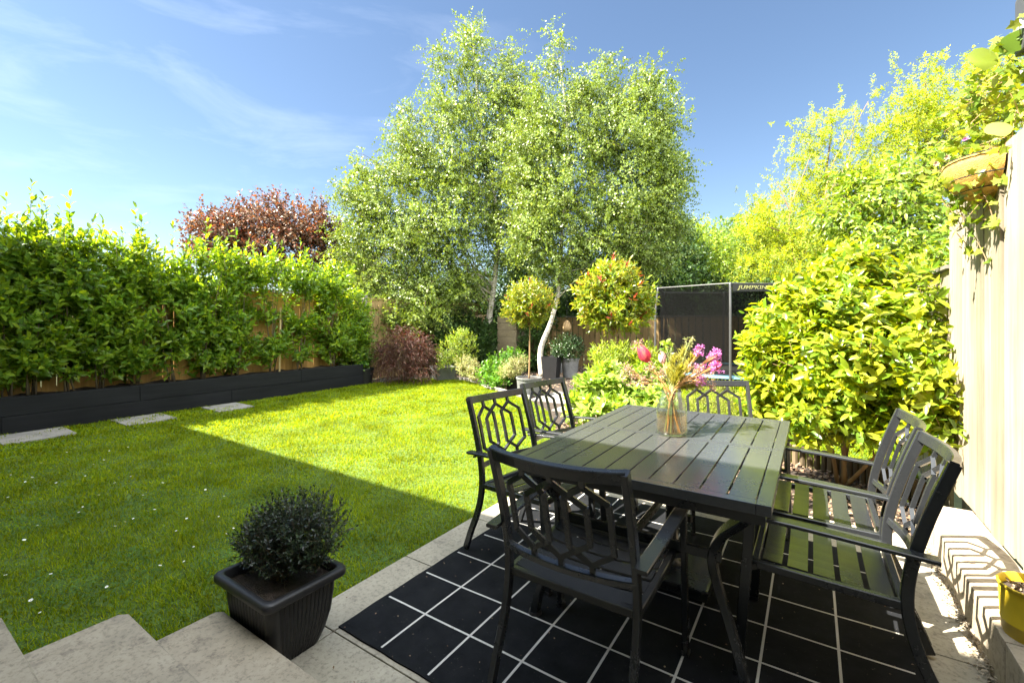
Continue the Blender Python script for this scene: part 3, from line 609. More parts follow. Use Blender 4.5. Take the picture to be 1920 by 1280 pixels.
# ------------------------------------------------------------------ rug
mb = MB(); n = 70; v = []
for i in range(n+1):
    for j in range(n+1):
        x = RUG[0]+(RUG[2]-RUG[0])*i/n; y = RUG[1]+(RUG[3]-RUG[1])*j/n
        z = .0085+.0012*math.sin(x*3.1+y*1.7)+.0010*math.sin(y*7.3-x*2.2)+.0008*math.sin(x*11+y*4); e_ = .003*math.sin(i*.9+j*.7)*(1 if i in (0, n) or j in (0, n) else 0); v.append((x+e_*.5, y+e_*.5, z))
f = [(i*(n+1)+j, (i+1)*(n+1)+j, (i+1)*(n+1)+j+1, i*(n+1)+j+1) for i in range(n) for j in range(n)]
ring = [(i, 0) for i in range(n)]+[(n, j) for j in range(n)]+[(i, n) for i in range(n, 0, -1)]+[(0, j) for j in range(n, 0, -1)]
b0_ = len(v); v += [(v[i*(n+1)+j][0], v[i*(n+1)+j][1], .001) for i, j in ring]; k = len(ring)
f += [(b0_+a, b0_+(a+1) % k, ring[(a+1) % k][0]*(n+1)+ring[(a+1) % k][1], ring[a][0]*(n+1)+ring[a][1]) for a in range(k)]
o = mb.add(v, f).build('rug', M['rug']); tag(o, 'black outdoor rug with a thin white square grid under the table', 'rug')

# ------------------------------------------------------------------ table
T0, T1, U0, U1, TZ = .575, 1.575, .455, 1.955, .71
tb = empty('dining_table', ((T0+T1)/2, (U0+U1)/2, 0), 'dark metal slatted rectangular dining table on the black rug', 'table')
mid_y = 1.215; fr_w = .045; ns = 10
for k, (a, b) in enumerate(((U0, mid_y-.001), (mid_y+.001, U1))):
    mb = MB(); zt, zb = TZ, TZ-.032
    mb.bbox((T0, a, zb-.004), (T0+fr_w, b, zt), .003).bbox((T1-fr_w, a, zb-.004), (T1, b, zt), .003)
    e0 = fr_w if k == 0 else .022; e1 = fr_w if k == 1 else .022
    mb.bbox((T0+fr_w+.0004, a, zb-.004), (T1-fr_w-.0004, a+e0, zt-.0005), .003).bbox((T0+fr_w+.0004, b-e1, zb-.004), (T1-fr_w-.0004, b, zt-.0005), .003)
    w = (T1-T0-2*fr_w-.002)/ns
    for i in range(ns):
        x0 = T0+fr_w+.001+i*w; mb.bbox((x0+.0032, a+e0+.0005, zt-.014), (x0+w-.0032, b-e1-.0005, zt-.0012), .0022)
    for yy_ in (a+.2, b-.2): mb.box((T0+fr_w, yy_-.015, zt-.034), (T1-fr_w, yy_+.015, zt-.0145))
    mb.build('tabletop', M['table_metal'], tb)
MB().sweep([(T0+.03, U0+.03, TZ-.055), (T1-.03, U0+.03, TZ-.055), (T1-.03, U1-.03, TZ-.055), (T0+.03, U1-.03, TZ-.055), (T0+.03, U0+.03, TZ-.055)], .022, .038).build('apron', M['metal'], tb)
def arc_pts(ctrl, n=7):
    P = [Vector(c) for c in ctrl]; out = []
    for i in range(len(P)-1):
        p0 = P[max(i-1, 0)]; p1 = P[i]; p2 = P[i+1]; p3 = P[min(i+2, len(P)-1)]
        for j in range(n):
            t = j/n; out.append(.5*((2*p1)+(-p0+p2)*t+(2*p0-5*p1+4*p2-p3)*t*t+(-p0+3*p1-3*p2+p3)*t**3))
    return out+[P[-1]]
mxc_, myc_ = (T0+T1)/2, (U0+U1)/2
for sx_ in (-1, 1):
    for sy_ in (-1, 1):
        cx_ = (T1-T0)/2; cy_ = (U1-U0)/2
        f_ = lambda u, v, z: (mxc_+sx_*(cx_-u), myc_+sy_*(cy_-v), z)
        ctrl = [f_(.05, .055, TZ-.04), f_(.085, .075, .625), f_(.165, .125, .53), f_(.20, .145, .44), f_(.185, .135, .35), f_(.135, .105, .22), f_(.095, .08, .10), f_(.08, .07, .012)]
        lg_ = MB().sweep(arc_pts(ctrl), .048, .030, up=(sx_*1., sy_*.0, .0) , bev=.004).build('leg', M['metal'], tb)
        MB().lathe((f_(.08, .07, 0)[0], f_(.08, .07, 0)[1], .010), [(.0, .012), (.028, .012), (.03, 0)], 12).build('foot_cap', M['pot_black'], lg_)
for sy_ in (-1, 1): MB().sweep([(mxc_-.33, myc_+sy_*.605, .44), (mxc_+.33, myc_+sy_*.605, .44)], .022, .038, bev=.003).build('stretcher', M['metal'], tb)
MB().sweep([(mxc_, myc_-.60, .44), (mxc_, myc_+.60, .44)], .022, .030, bev=.003).build('stretcher', M['metal'], tb)
# small wire hook frame hanging beneath the far half
MB().tube(arc_pts([(1.05, 1.62, .665), (1.05, 1.62, .60), (1.10, 1.62, .575), (1.30, 1.62, .575), (1.32, 1.62, .60), (1.32, 1.62, .665)], 5), .004, 6).build('hook', M['metal'], tb)

pb = empty('parasol_base', (1.075, 1.215, .01), 'square dark parasol base with tube socket under the table', 'parasol base')
MB().bbox((.865, 1.005, .012), (1.285, 1.425, .062), .012).build('base_plate', M['metal'], pb)
sk = MB().lathe((1.075, 1.215, .062), [(.06, 0), (.055, .012), (.032, .016), (.032, .32), (.034, .322), (.034, .34), (.024, .34), (.024, .05)], 24).build('socket', M['metal'], pb, smooth=True)
MB().tube([(1.107, 1.215, .30), (1.15, 1.215, .30)], .006, 8).lathe((1.16, 1.215, .285), [(0, 0), (.016, 0), (.016, .03), (0, .03)], 12).build('knob', M['pot_black'], sk)

# ------------------------------------------------------------------ chairs
def make_chair():
    e = empty('patio_chair', (0, 0, 0), 'x', 'chair'); m_ = M['metal']; HW = .236
    rear = [(-.345, .006), (-.30, .12), (-.255, .22), (-.225, .32), (-.214, .42), (-.228, .54), (-.27, .70), (-.325, .862)]
    def bow(x): return -.038*(1-(x/HW)**2)
    def yb(z):
        ys_ = [p[0] for p in rear]; zs_ = [p[1] for p in rear]; return float(np.interp(z, zs_, ys_))
    for s_ in (-1, 1):
        MB().sweep(arc_pts([(s_*HW, y, z) for y, z in rear], 3), .034, .022, up=(1, 0, 0), bev=.003).build('rear_post', m_, e)
        lg = MB().sweep(arc_pts([(s_*.272, .262, .006), (s_*.272, .252, .2), (s_*.272, .236, .42), (s_*.272, .226, .575)], 3), .036, .022, up=(1, 0, 0), bev=.003).build('front_leg', m_, e)
        MB().box((s_*.272-.014, .245, .0), (s_*.272+.014, .281, .014)).build('foot', M['pot_black'], lg)
        MB().sweep(arc_pts([(s_*.272, .243, .585), (s_*.275, .15, .592), (s_*.274, -.05, .583), (s_*.268, -.22, .572), (s_*.266, -.285, .568)], 4), .046, .014, bev=.003).build('armrest', m_, e)
        MB().tube([(s_*.236, -.232, .555), (s_*.285, -.232, .555)], .006, 8).build('bolt', m_, e)
        MB().sweep([(s_*.236, .222, .405), (s_*.236, 0, .398), (s_*.232, -.205, .392)], .024, .028, bev=.003).build('seat_rail', m_, e)
        MB().sweep([(s_*.225, .20, .40), (s_*.27, .233, .40)], .02, .02).build('bracket', m_, e)
    MB().sweep([(-.225, .212, .405), (.225, .212, .405)], .024, .028, bev=.003).build('front_rail', m_, e)
    MB().sweep([(-.226, -.205, .392), (.226, -.205, .392)], .024, .028, bev=.003).build('rear_rail', m_, e)
    mb = MB(); xs_ = np.linspace(-.224, .224, 7)
    for i in range(5):
        y0 = -.186+i*.0785; y1 = y0+.062
        zf = lambda x, y: .414+.010*(y/.2)-.012*(1-(x/.224)**2)
        v = []; 
        for x in xs_: v += [(x, y0, zf(x, y0)), (x, y1, zf(x, y1)), (x, y1, zf(x, y1)-.006), (x, y0, zf(x, y0)-.006)]
        f = []
        for j in range(6): f += [(j*4+a, (j+1)*4+a, (j+1)*4+(a+1) % 4, j*4+(a+1) % 4) for a in range(4)]
        f += [(0, 1, 2, 3), (27, 26, 25, 24)]; mb.add(v, [tuple(reversed(q_)) for q_ in f])
    mb.build('seat', m_, e)
    # top and lower rails, bowed backwards
    for z, h, nm in ((.845, .042, 'top_rail'), (.492, .026, 'lower_rail')):
        P_ = [(x, yb(z)+bow(x), z+(.0 if nm == 'lower_rail' else -.006*(1-(x/HW)**2))) for x in np.linspace(-HW, HW, 13)]
        P_[0] = (-HW, yb(z)-.001, z+.002); P_[-1] = (HW, yb(z)-.001, z+.002)
        MB().sweep(P_, .024, h, up=(0, -.28, .96), bev=.003).build(nm, m_, e)
    mb = MB(); k_ = .178
    zt, zb_ = .826, .505
    def Q(x, z): return (x, yb(z)+bow(x), z)
    def bar(a, b):
        n_ = 4; P_ = [Q(a[0]+(b[0]-a[0])*i/n_, a[1]+(b[1]-a[1])*i/n_) for i in range(n_+1)]; mb.sweep(P_, .017, .013, up=(0, -1, .25))
    sl = .62
    for c_, hw in ((-.6, .4), (0, .6), (.6, .4)):
        ap = zt-.035; X = c_*k_; dx = hw*k_
        bar((X, zt+.004), (X, ap)); bar((X, ap+.004), (X-dx, ap-dx*sl)); bar((X, ap+.004), (X+dx, ap-dx*sl))
        bp_ = zb_+.026; bar((X, zb_-.006), (X, bp_)); bar((X, bp_-.004), (X-dx, bp_+dx*sl)); bar((X, bp_-.004), (X+dx, bp_+dx*sl))
        for s_ in (-1, 1): bar((X+s_*dx, ap-dx*sl+.004), (X+s_*dx, bp_+dx*sl-.004))
    mb.build('lattice', m_, e)
    return e
def dup(root):
    r = root.copy(); COL.objects.link(r)
    for ch in list(root.children):
        c = ch.copy(); COL.objects.link(c); c.parent = r
        for g_ in ch.children:
            d_ = g_.copy(); COL.objects.link(d_); d_.parent = c
    return r
CH = [((1.0, .37), 0, 'dark metal armchair nearest the camera seen from behind'),
      ((.41, .985), -98, 'metal armchair on the lawn side of the table, the nearer one'),
      ((.375, 1.61), -98, 'metal armchair on the lawn side of the table, the farther one'),
      ((1.215, 2.05), 205, 'metal armchair at the far end of the table behind the flower vase'),
      ((1.72, 1.45), 90, 'armchair on the fence side of the table nearer the camellia'),
      ((1.72, .91), 90, 'armchair on the fence side of the table nearer the yellow pot')]
proto = make_chair(); chairs = [proto]+[dup(proto) for _ in CH[1:]]
for c_, ((x, y), a, lb) in zip(chairs, CH):
    c_.location = (x, y, .010); c_.rotation_euler.z = R(a); c_['label'] = lb; c_['group'] = 'lattice back chairs around the table'

# ------------------------------------------------------------------ vase and flowers
VX, VY = 1.065, 1.245; VZ = TZ
va = empty('glass_vase', (VX, VY, VZ), 'clear glass milk-churn style vase half full of water on the table', 'vase')
VS = 1.2
pr_o = [(0, .0015), (.048, .0015), (.056, .008), (.0575, .02), (.0575, .10), (.053, .13), (.043, .155), (.037, .168), (.036, .18), (.040, .19)]
pr_i = [(.0365, .19), (.0335, .18), (.0345, .168), (.040, .153), (.0505, .128), (.0548, .10), (.0548, .022), (.050, .012), (0, .011)]
MB().lathe((VX, VY, VZ), [(r_*1.36, z_*VS) for r_, z_ in pr_o+pr_i], 48).build('vase_body', M['glass'], va, smooth=True)
MB().lathe((VX, VY, VZ), [(0, .0145), (.066, .0155), (.0740, .0265), (.0740, .108), (0, .108)], 48).build('water', M['water'], va, smooth=False)
MB().tube([(VX+.012, VY-.0755, VZ+.132), (VX+.012, VY-.0785, VZ+.132)], .018, 16).build('medallion', M['glass'], va)
def stem_path(tip, spread=.03, ang=None):
    tip = Vector(tip); a = ang if ang is not None else random.uniform(0, 6.28)
    d = Vector((tip.x-VX, tip.y-VY, 0)); d = d.normalized() if d.length > .01 else Vector((1, 0, 0))
    foot = Vector((VX, VY, VZ+.016))-d*random.uniform(.025, .056)+Vector((random.uniform(-.012, .012), random.uniform(-.012, .012), 0))
    neck = Vector((VX, VY, VZ+.222))+d*random.uniform(.006, .034)+Vector((random.uniform(-.006, .006), random.uniform(-.006, .006), 0))
    return arc_pts([foot, neck, neck.lerp(tip, .55)+Vector((0, 0, .012)), tip], 5)
def dpt(px_, py_, d): return Vector(dep(px_, py_, d))
def protea(tip, r, h, mat, label, axis=None, n=46, name='protea'):
    P_ = stem_path(tip); e = empty(name, P_[0], label, 'flower', 'flowers in the glass vase'); ax = ((P_[-1]-P_[-4]).normalized() if axis is None else Vector(axis).normalized())
    MB().tube(P_, [.0042]*len(P_), 7).build('stem', M['brown_stem'], e)
    rot = ax.to_track_quat('Z', 'Y').to_matrix(); pos = []; dirs = []; nor = []; ln = []
    for i in range(n):
        a = 2.4*i; t = i/n; rr = r*(.35+.65*math.sin(min(1, t*1.3+.25)*math.pi*.62)); zz = -h*.05+h*.42*t
        o_ = rot @ Vector((math.cos(a)*rr*.75, math.sin(a)*rr*.75, zz)); d_ = rot @ Vector((math.cos(a)*(.35-.5*t), math.sin(a)*(.35-.5*t), 1)); n_ = rot @ Vector((-math.cos(a), -math.sin(a), .3))
        pos.append(tip+o_); dirs.append(d_); nor.append(-n_); ln.append(h*(.42+.28*t))
    ln = np.array(ln)
    link(leaf_mesh(np.array(pos), np.array(dirs), np.array(nor), ln, ln*.34, 'b'), 'bloom', mat, e, smooth=True)
    c = MB(); c.lathe((0, 0, 0), [(.005, -.012), (r*.5, 0), (r*.6, h*.3), (r*.45, h*.55), (0, h*.62)], 14); me = c.mesh('core'); me.transform(Matrix.Translation(tip) @ rot.to_4x4()); link(me, 'flower_core', mat, e, smooth=True)
    nl = 14; t = RNG.uniform(.35, .95, nl); pp = np.array([P_[int(x*(len(P_)-1))] for x in t])
    ln = RNG.uniform(.03, .055, nl); link(leaf_mesh(pp, unit(rnd(nl))+np.array(ax)*1.0, rnd(nl), ln, ln*.22, 'm'), 'leaves', M['stem_green'], e)
protea(dpt(1214, 676, 2.50), .036, .095, M['pink'], 'large pink protea leaning left out of the vase', (-.5, -.1, 1))
protea(dpt(1243, 680, 2.62), .023, .07, M['palepink'], 'pale pink protea upright behind the large pink one', (-.12, 0, 1), 34)
protea(dpt(1330, 690, 2.52), .030, .07, M['pink'], 'small bright pink protea at the right edge of the bunch', (.85, .2, .45), 34)
def sprig(tip, label, mat, n=60, rad=.028, ll=.007, stem='brown_stem', name='flower_sprig', tm='m', lw=.7, fan=0):
    P_ = stem_path(tip); e = empty(name, P_[0], label, 'flower', 'flowers in the glass vase')
    mb = MB().tube(P_, [.0022]*len(P_), 6); A = P_[-7]; ends = []
    for i in range(9):
        b = P_[-random.randint(2, 7)]; q_ = Vector(tip)+Vector((random.uniform(-1, 1), random.uniform(-1, 1), random.uniform(-.8, 1)))*rad; mb.tube([b, b.lerp(q_, .6)+Vector((0, 0, .004)), q_], [.0012, .001, .0008], 4); ends.append(q_)
    mb.build('stem', M[stem], e)
    c = np.array([ends[i % 9] for i in range(n)])+rnd(n, rad*.28); ln = ll*RNG.uniform(.7, 1.3, n)
    link(leaf_mesh(c, unit(rnd(n))+np.array([0, 0, .5]), rnd(n), ln, ln*lw, tm), 'florets', mat, e)
for i, (px_, py_, d) in enumerate([(1312, 658, 2.5), (1336, 672, 2.56), (1309, 692, 2.48), (1340, 690, 2.45), (1313, 712, 2.45), (1345, 664, 2.5)]):
    sprig(dpt(px_, py_, d), 'clustered purple flower sprig, '+['topmost of the right side bunch', 'beside the small bright protea', 'in the middle of the purple cluster', 'lowest right under the bright protea', 'lowest, just above the jar', 'behind the small bright protea'][i], M['mauve'], 210, .024, .012)
for i, (px_, py_, d) in enumerate([(1180, 700, 2.5), (1195, 715, 2.42), (1205, 655, 2.6), (1228, 700, 2.45), (1300, 700, 2.4), (1325, 715, 2.55)]):
    sprig(dpt(px_, py_, d), 'dusty pink wispy sprig '+['farthest left in the bunch', 'low on the left of the jar', 'above the big pink protea', 'in front of the pale protea', 'in the right half near the front', 'low on the right of the jar'][i], M['dusty'], 260, .042, .009)
def spray(tip, label, mat, n=70, L_=.10, fan=.035, wd=.0016):
    P_ = stem_path(tip); e = empty('foliage_spray', P_[0], label, 'foliage', 'green sprays in the glass vase'); MB().tube(P_, [.003]*len(P_), 6).build('stem', M['stem_green'], e)
    t = RNG.uniform(.45, 1, n); idx = np.clip((t*(len(P_)-1)).astype(int), 0, len(P_)-1); pp = np.array([P_[i] for i in idx]); ax = np.array((P_[-1]-P_[-4]).normalized())
    ln = L_*RNG.uniform(.4, 1., n); link(leaf_mesh(pp, ax+rnd(n, fan*9), rnd(n), ln, np.full(n, wd), 'm'), 'needles', mat, e)
for i, (px_, py_, d) in enumerate([(1262, 672, 2.5), (1282, 655, 2.56), (1298, 668, 2.5), (1275, 690, 2.4), (1290, 690, 2.62), (1250, 695, 2.55), (1310, 722, 2.5)]):
    spray(dpt(px_, py_, d), 'yellow green needle spray '+['left of centre in the bunch', 'tallest in the middle of the bunch', 'right of the tallest spray', 'in front of the middle of the bunch', 'at the back of the bunch', 'just right of the pale protea', 'drooping right above the jar'][i], M['yelspray'], 380, .055, .05)
sprig(dpt(1292, 642, 2.58), 'pale grey green bobbled sprig standing highest at the back', M['varieg'], 120, .022, .010, 'stem_green', 'flower_sprig')
sprig(dpt(1258, 655, 2.6), 'silvery leaf sprig behind the pale protea', M['rhodo'], 40, .04, .03, 'stem_green', 'foliage_sprig', 'b', .5)

# ------------------------------------------------------------------ plants: generic builders
def stems_mesh(base, lobes, k, r0, spread=.03, n2=3, kside=7, bend=.15):
    mb = MB(); base = Vector(base)
    for i in range(k):
        c, r = lobes[i % len(lobes)]; q_ = Vector(c)+Vector([random.uniform(-.35, .35)*r[0], random.uniform(-.35, .35)*r[1], random.uniform(-.1, .5)*r[2]])
        b = base+Vector((random.uniform(-spread, spread), random.uniform(-spread, spread), 0)); m1 = b.lerp(q_, .35); m1.z += (q_.z-b.z)*.12; m1 += Vector((random.uniform(-bend, bend), random.uniform(-bend, bend), 0))*(q_-b).length*.3
        P_ = arc_pts([b, m1, q_], 5); n_ = len(P_); mb.tube(P_, [r0*(1-.75*j/(n_-1)) for j in range(n_)], kside)
        for _ in range(n2):
            j = random.randint(n_//3, n_-2); c2, r2 = random.choice(lobes); e_ = Vector(c2)+Vector([random.uniform(-.8, .8)*r2[0], random.uniform(-.8, .8)*r2[1], random.uniform(-.4, .8)*r2[2]])
            if (e_-P_[j]).length > 1.6*max(r): e_ = P_[j]+(e_-P_[j]).normalized()*1.6*max(r)
            mb.tube([P_[j], P_[j].lerp(e_, .5)+Vector((0, 0, .04*(e_-P_[j]).length)), e_], [r0*.45, r0*.3, r0*.12], 5)
    return mb
def shrub(name, label, cat, base, lobes, ns, sl, m_, ll, lw, mat, tm='b', stem='twig', k=4, r0=.012, up=.45, spread=(75, 30), droop=0, sag=0, shell=.45, group=None, parent=None, twig=.002, part='foliage', n2=3, bend=.15, outb=.55, smooth=True, clip=None):
    e = parent or empty(name, base, label, cat, group)
    if k: stems_mesh(base, lobes, k, r0, n2=n2, bend=bend).build('stem', M[stem], e, smooth=True)
    B, O = lobe_pts(lobes, ns, shell); U = unit(O*(1-up)+np.array([0, 0, up])+rnd(ns, .22)); LL = sl*RNG.uniform(.6, 1.25, ns); B = B-U*LL[:, None]*outb
    if clip is not None: ok = clip(B+U*LL[:, None]*.5); B, U, LL = B[ok], U[ok], LL[ok]
    if twig:
        mb = MB(); kk = min(len(B), 900); twig_mesh(mb, B[:kk], U[:kk], LL[:kk], twig, sag); mb.build('twigs', M[stem], e)
    P_, D, Nn, Ln, Wd = shoots(B, U, LL, m_, ll, lw, spread, droop, sag)
    link(leaf_mesh(P_, D, Nn, Ln, Wd, tm), part, M[mat], e, smooth=smooth); return e
def L_(px_, py_, d, rx, ry, rd=None):
    """lobe at a picture direction and a real distance d; radii given in the same units, turned to metres"""
    s_ = d/F; r = rx*s_; return (tuple(dep(px_, py_, d)), (r, (rd if rd else r), ry*s_))

from mathutils import noise as mnoise
def clump(B, sc, thr, off=0):
    v = np.array([mnoise.noise(Vector(b*sc)+Vector((off, 3.1, 7.7)))+.45*mnoise.noise(Vector(b*sc*2.3)) for b in B]); return v > thr
# ------------------------------------------------------------------ laurel hedge
tops = [(8,372),(55,345),(128,372),(190,415),(252,392),(322,425),(385,412),(442,438),(508,445),(562,452),(622,466)]
HX = -6.47
for i, (px_, py_) in enumerate(tops):
    t = (px_-960)/F; a = HX-CX; b = a*(t*fw[0]-rt[0])/(rt[1]-t*fw[1]); d = a*fw[0]+b*fw[1]; y = b+CY; zt = H+(Y0-py_)/F*d
    ztc = zt-.35
    base = (HX, y, .38); e = empty('cherry_laurel', base, 'green cherry laurel shrub in the black planter, '+['leftmost, cut by the picture edge', 'tallest, second from the left', 'third from the left', 'fourth from the left with a low top', 'fifth from the left with one tall leader', 'sixth from the left', 'in front of the red maple, left half', 'in front of the red maple, middle', 'in front of the red maple, right half', 'second from the right end', 'at the right end beside the grey post'][i], 'shrub', 'laurel shrubs of the hedge')
    lob = [((HX+random.uniform(-.05,.1), y+random.uniform(-.06,.06), z), (.27, .33, .32)) for z in np.arange(.75, ztc-.32, .34)]
    mb = MB()
    tips = []
    for k in range(5):
        q_ = Vector((HX+random.uniform(-.15, .22), y+random.uniform(-.28, .28), ztc*random.uniform(.8, 1)))
        b_ = Vector((HX+random.uniform(-.05, .05), y+random.uniform(-.06, .06), .37)); P_ = arc_pts([b_, b_.lerp(q_, .4)+Vector((random.uniform(-.06, .06), random.uniform(-.06, .06), 0)), q_], 4); mb.tube(P_, [.013-.010*j/8 for j in range(9)], 6); tips.append(q_)
    tips[0] = Vector((HX, y, ztc)); mb.build('stem', M['twig'], e, smooth=True)
    ns = 420 if i < 6 else 330; B, O = lobe_pts(lob, ns, .6); B[:, 2] = np.clip(B[:, 2], .55, None); U = unit(O*np.array([1, 1, .4])*.65+np.array([0.05, 0, .5])+rnd(ns, .2)); LL = RNG.uniform(.22, .42, ns); B = B-U*LL[:, None]*.45
    ok = clump(B, 2.4, -.10, i*5.); B, U, LL = B[ok], U[ok], LL[ok]
    # thin out towards the bottom so that the fence shows
    ok = RNG.uniform(0, 1, len(B)) < np.clip((B[:, 2]-.1)*1.3, .5, 1)*np.clip(1-(B[:, 2]-1.9)*.55, .4, 1); B, U, LL = B[ok], U[ok], LL[ok]
    # leaders
    nl = 22; lb_ = np.array([[HX+random.uniform(-.12, .15), y+random.uniform(-.22, .22), ztc-.45+random.uniform(-.5, .22)] for _ in range(nl)]); lb_[0] = [HX, y, zt-.62]
    lu = unit(np.array([[random.uniform(-.2, .3), random.uniform(-.35, .35), 1] for _ in range(nl)])); lu[0] = [0, .03, 1]; ll_ = RNG.uniform(.35, .55, nl); ll_[0] = .64
    B = np.r_[B, lb_]; U = np.r_[U, lu]; LL = np.r_[LL, ll_]
    mb = MB(); twig_mesh(mb, B, U, LL, .0035); mb.build('twigs', M['stem_green'], e)
    P_, D, Nn, Ln, Wd = shoots(B, U, LL, 12, .135, .058, (70, 28), .06, 0, t0=.06)
    ok = P_[:, 0] > -6.72; ok |= P_[:, 2] > 1.9
    link(leaf_mesh(P_[ok], D[ok], Nn[ok], Ln[ok], Wd[ok], 'b'), 'foliage', M['laurel'], e, smooth=True)
cane = empty('garden_cane', (-6.3, 3.3, .38), 'pale wooden stake upright in the planter near its right end', 'stake'); MB().tube([(-6.3, 3.28, .36), (-6.33, 3.32, 1.55)], .016, 8).build('stake', M['cane'], cane)

# ------------------------------------------------------------------ red maple beyond the fence
def tree(name, label, base, lobes, ns, sl, m_, ll, lw, mat, bark, trunk, tm='q', up=.35, sag=.0, spread=(75, 35), droop=.1, shell=.55, group=None, r0=.06, twig=.004, cat='tree', n2=4, twmax=2500, outb=.6, jit=.25, amin=.25, thr=None, csc=1.5, jb=0.):
    e = empty(name, base, label, cat, group); mb = MB(); P_ = arc_pts(trunk, 5); n_ = len(P_)
    mb.tube(P_, [r0*(1-.8*j/(n_-1)) for j in range(n_)], 12); tr_ = mb.build('trunk', M[bark], e, smooth=True)
    mb = MB(); mb2 = MB()
    for c, r in lobes:
        c = Vector(c); zz = c.z-.25*abs(c.z); j = min(range(n_), key=lambda i: abs(P_[i].z-max(zz-.5*math.hypot(c.x-P_[i].x, c.y-P_[i].y), P_[int(n_*amin)].z)))
        j = min(n_-2, j+random.randint(0, 7)); s_ = P_[j]; ra = max(r0*(1-.8*j/(n_-1))*.38, .008); mid = s_.lerp(c, .5)+Vector((random.uniform(-.08,.08)*(c-s_).length, random.uniform(-.08,.08)*(c-s_).length, (.14+.16*random.random())*(c-s_).length)); B_ = arc_pts([s_, mid, c+Vector((0, 0, r[2]*.3))], 4)
        low = c.z < s_.z+.4 and (c-s_).length > 1.2
        if low: ra = .008
        (mb2 if low else mb).tube(B_, [ra*(1-.8*(i/(len(B_)-1))**.6) for i in range(len(B_))], 7)
        for _ in range(n2):
            i = random.randint(2, len(B_)-1); e_ = c+Vector([random.uniform(-.85, .85)*r[0], random.uniform(-.85, .85)*r[1], random.uniform(-.6, .85)*r[2]])
            mb2.tube([B_[i], B_[i].lerp(e_, .5)+Vector((0, 0, .1*(e_-B_[i]).length)), e_], [ra*.35, ra*.22, ra*.1], 5)
    mb.build('branches', M[bark], e, smooth=True); mb2.build('branchlets', M['twig'], e)
    B, O = lobe_pts(lobes, ns, shell); U = unit(O*(1-up)+np.array([0, 0, up])+rnd(ns, .25)); LL = sl*RNG.uniform(.5, 1.3, ns); B = B-U*LL[:, None]*outb+rnd(ns, jb)
    if thr is not None: ok = clump(B, csc, thr); B, U, LL = B[ok], U[ok], LL[ok]
    kk = min(len(B), twmax); mb = MB(); twig_mesh(mb, B[:kk], U[:kk], LL[:kk], twig, sag); mb.build('twigs', M['twig'], e)
    P_, D, Nn, Ln, Wd = shoots(B, U, LL, m_, ll, lw, spread, droop, sag, jit=jit)
    P_ = P_+rnd(len(P_), ll*.25)
    link(leaf_mesh(P_, D, Nn, Ln, Wd, tm), 'crown', M[mat], e); return e
def tl(l): return [L_(*q_) for q_ in l]
b0 = dep(500, 602+850*1.3/12.5, 12.5)
tree('red_maple', 'dark red leaved maple rising behind the laurel hedge', b0, tl([(500,420,12.5,75,50,1.0),(430,440,12.3,60,45,.9),(575,425,12.5,65,48,.9),(385,420,12.3,32,26,.5),(500,480,12.5,110,50,1.0),(615,440,12.6,32,45,.5),(400,470,12.3,50,40,.7),(600,490,12.6,50,50,.7)]), 3200, .40, 13, .10, .075, 'red', 'bark', [b0, b0+np.array([0,0,1.]), dep(500,420,12.5)], 'm', up=.25, shell=.7, thr=-.12, csc=2.4, jb=.14)

# ------------------------------------------------------------------ silver birches
b1 = at(916, 692); b2 = at(1016, 706)
tree('silver_birch', 'white trunked silver birch, the left one with the nest box', b1,
     tl([(884,95,12.6,38,66,.6),(822,105,12.4,24,40,.35),(850,190,12.6,62,70,.8),(930,190,12.6,62,70,.9),(690,318,12.0,42,40,.6),(745,345,12.0,72,60,.9),(700,395,11.8,55,55,.8),(775,270,12.3,60,65,.8),(690,480,11.4,48,70,.8),(760,450,11.6,75,80,1.0),(850,310,12.3,90,95,1.1),(835,430,12.0,90,90,1.1),(925,330,12.6,70,110,1.0),(790,550,11.4,70,46,.9),(865,530,11.8,50,50,.8),(680,565,11.0,40,50,.7),(940,440,12.4,50,70,.9),(740,590,10.9,40,28,.5),(975,300,12.4,50,90,.9),(972,165,12.4,34,44,.5),(1000,230,12.3,40,50,.6),(955,110,12.5,18,40,.3),(985,200,12.5,30,50,.6),(1000,400,12.3,50,70,.9),(660,365,11.8,34,30,.6),(655,450,11.6,28,40,.6),(665,520,11.2,36,60,.8),(700,605,10.8,46,34,.7),(800,600,11.2,46,34,.7),(650,600,10.9,22,30,.5),(668,610,10.4,26,44,.45),(690,640,10.2,22,26,.35),(655,560,10.6,26,40,.5),(770,220,12.4,26,26,.4)]),
     13500, .62, 16, .072, .056, 'birch_leaf', 'birch', [b1, dep(917,600,12.55), dep(928,520,12.5), dep(932,400,12.5), dep(900,220,12.6), dep(885,50,12.6)], 'm', up=.28, sag=.38, droop=.35, shell=.9, r0=.10, twig=.004, n2=5, thr=-.2, csc=1.7, jb=.16, amin=.3)
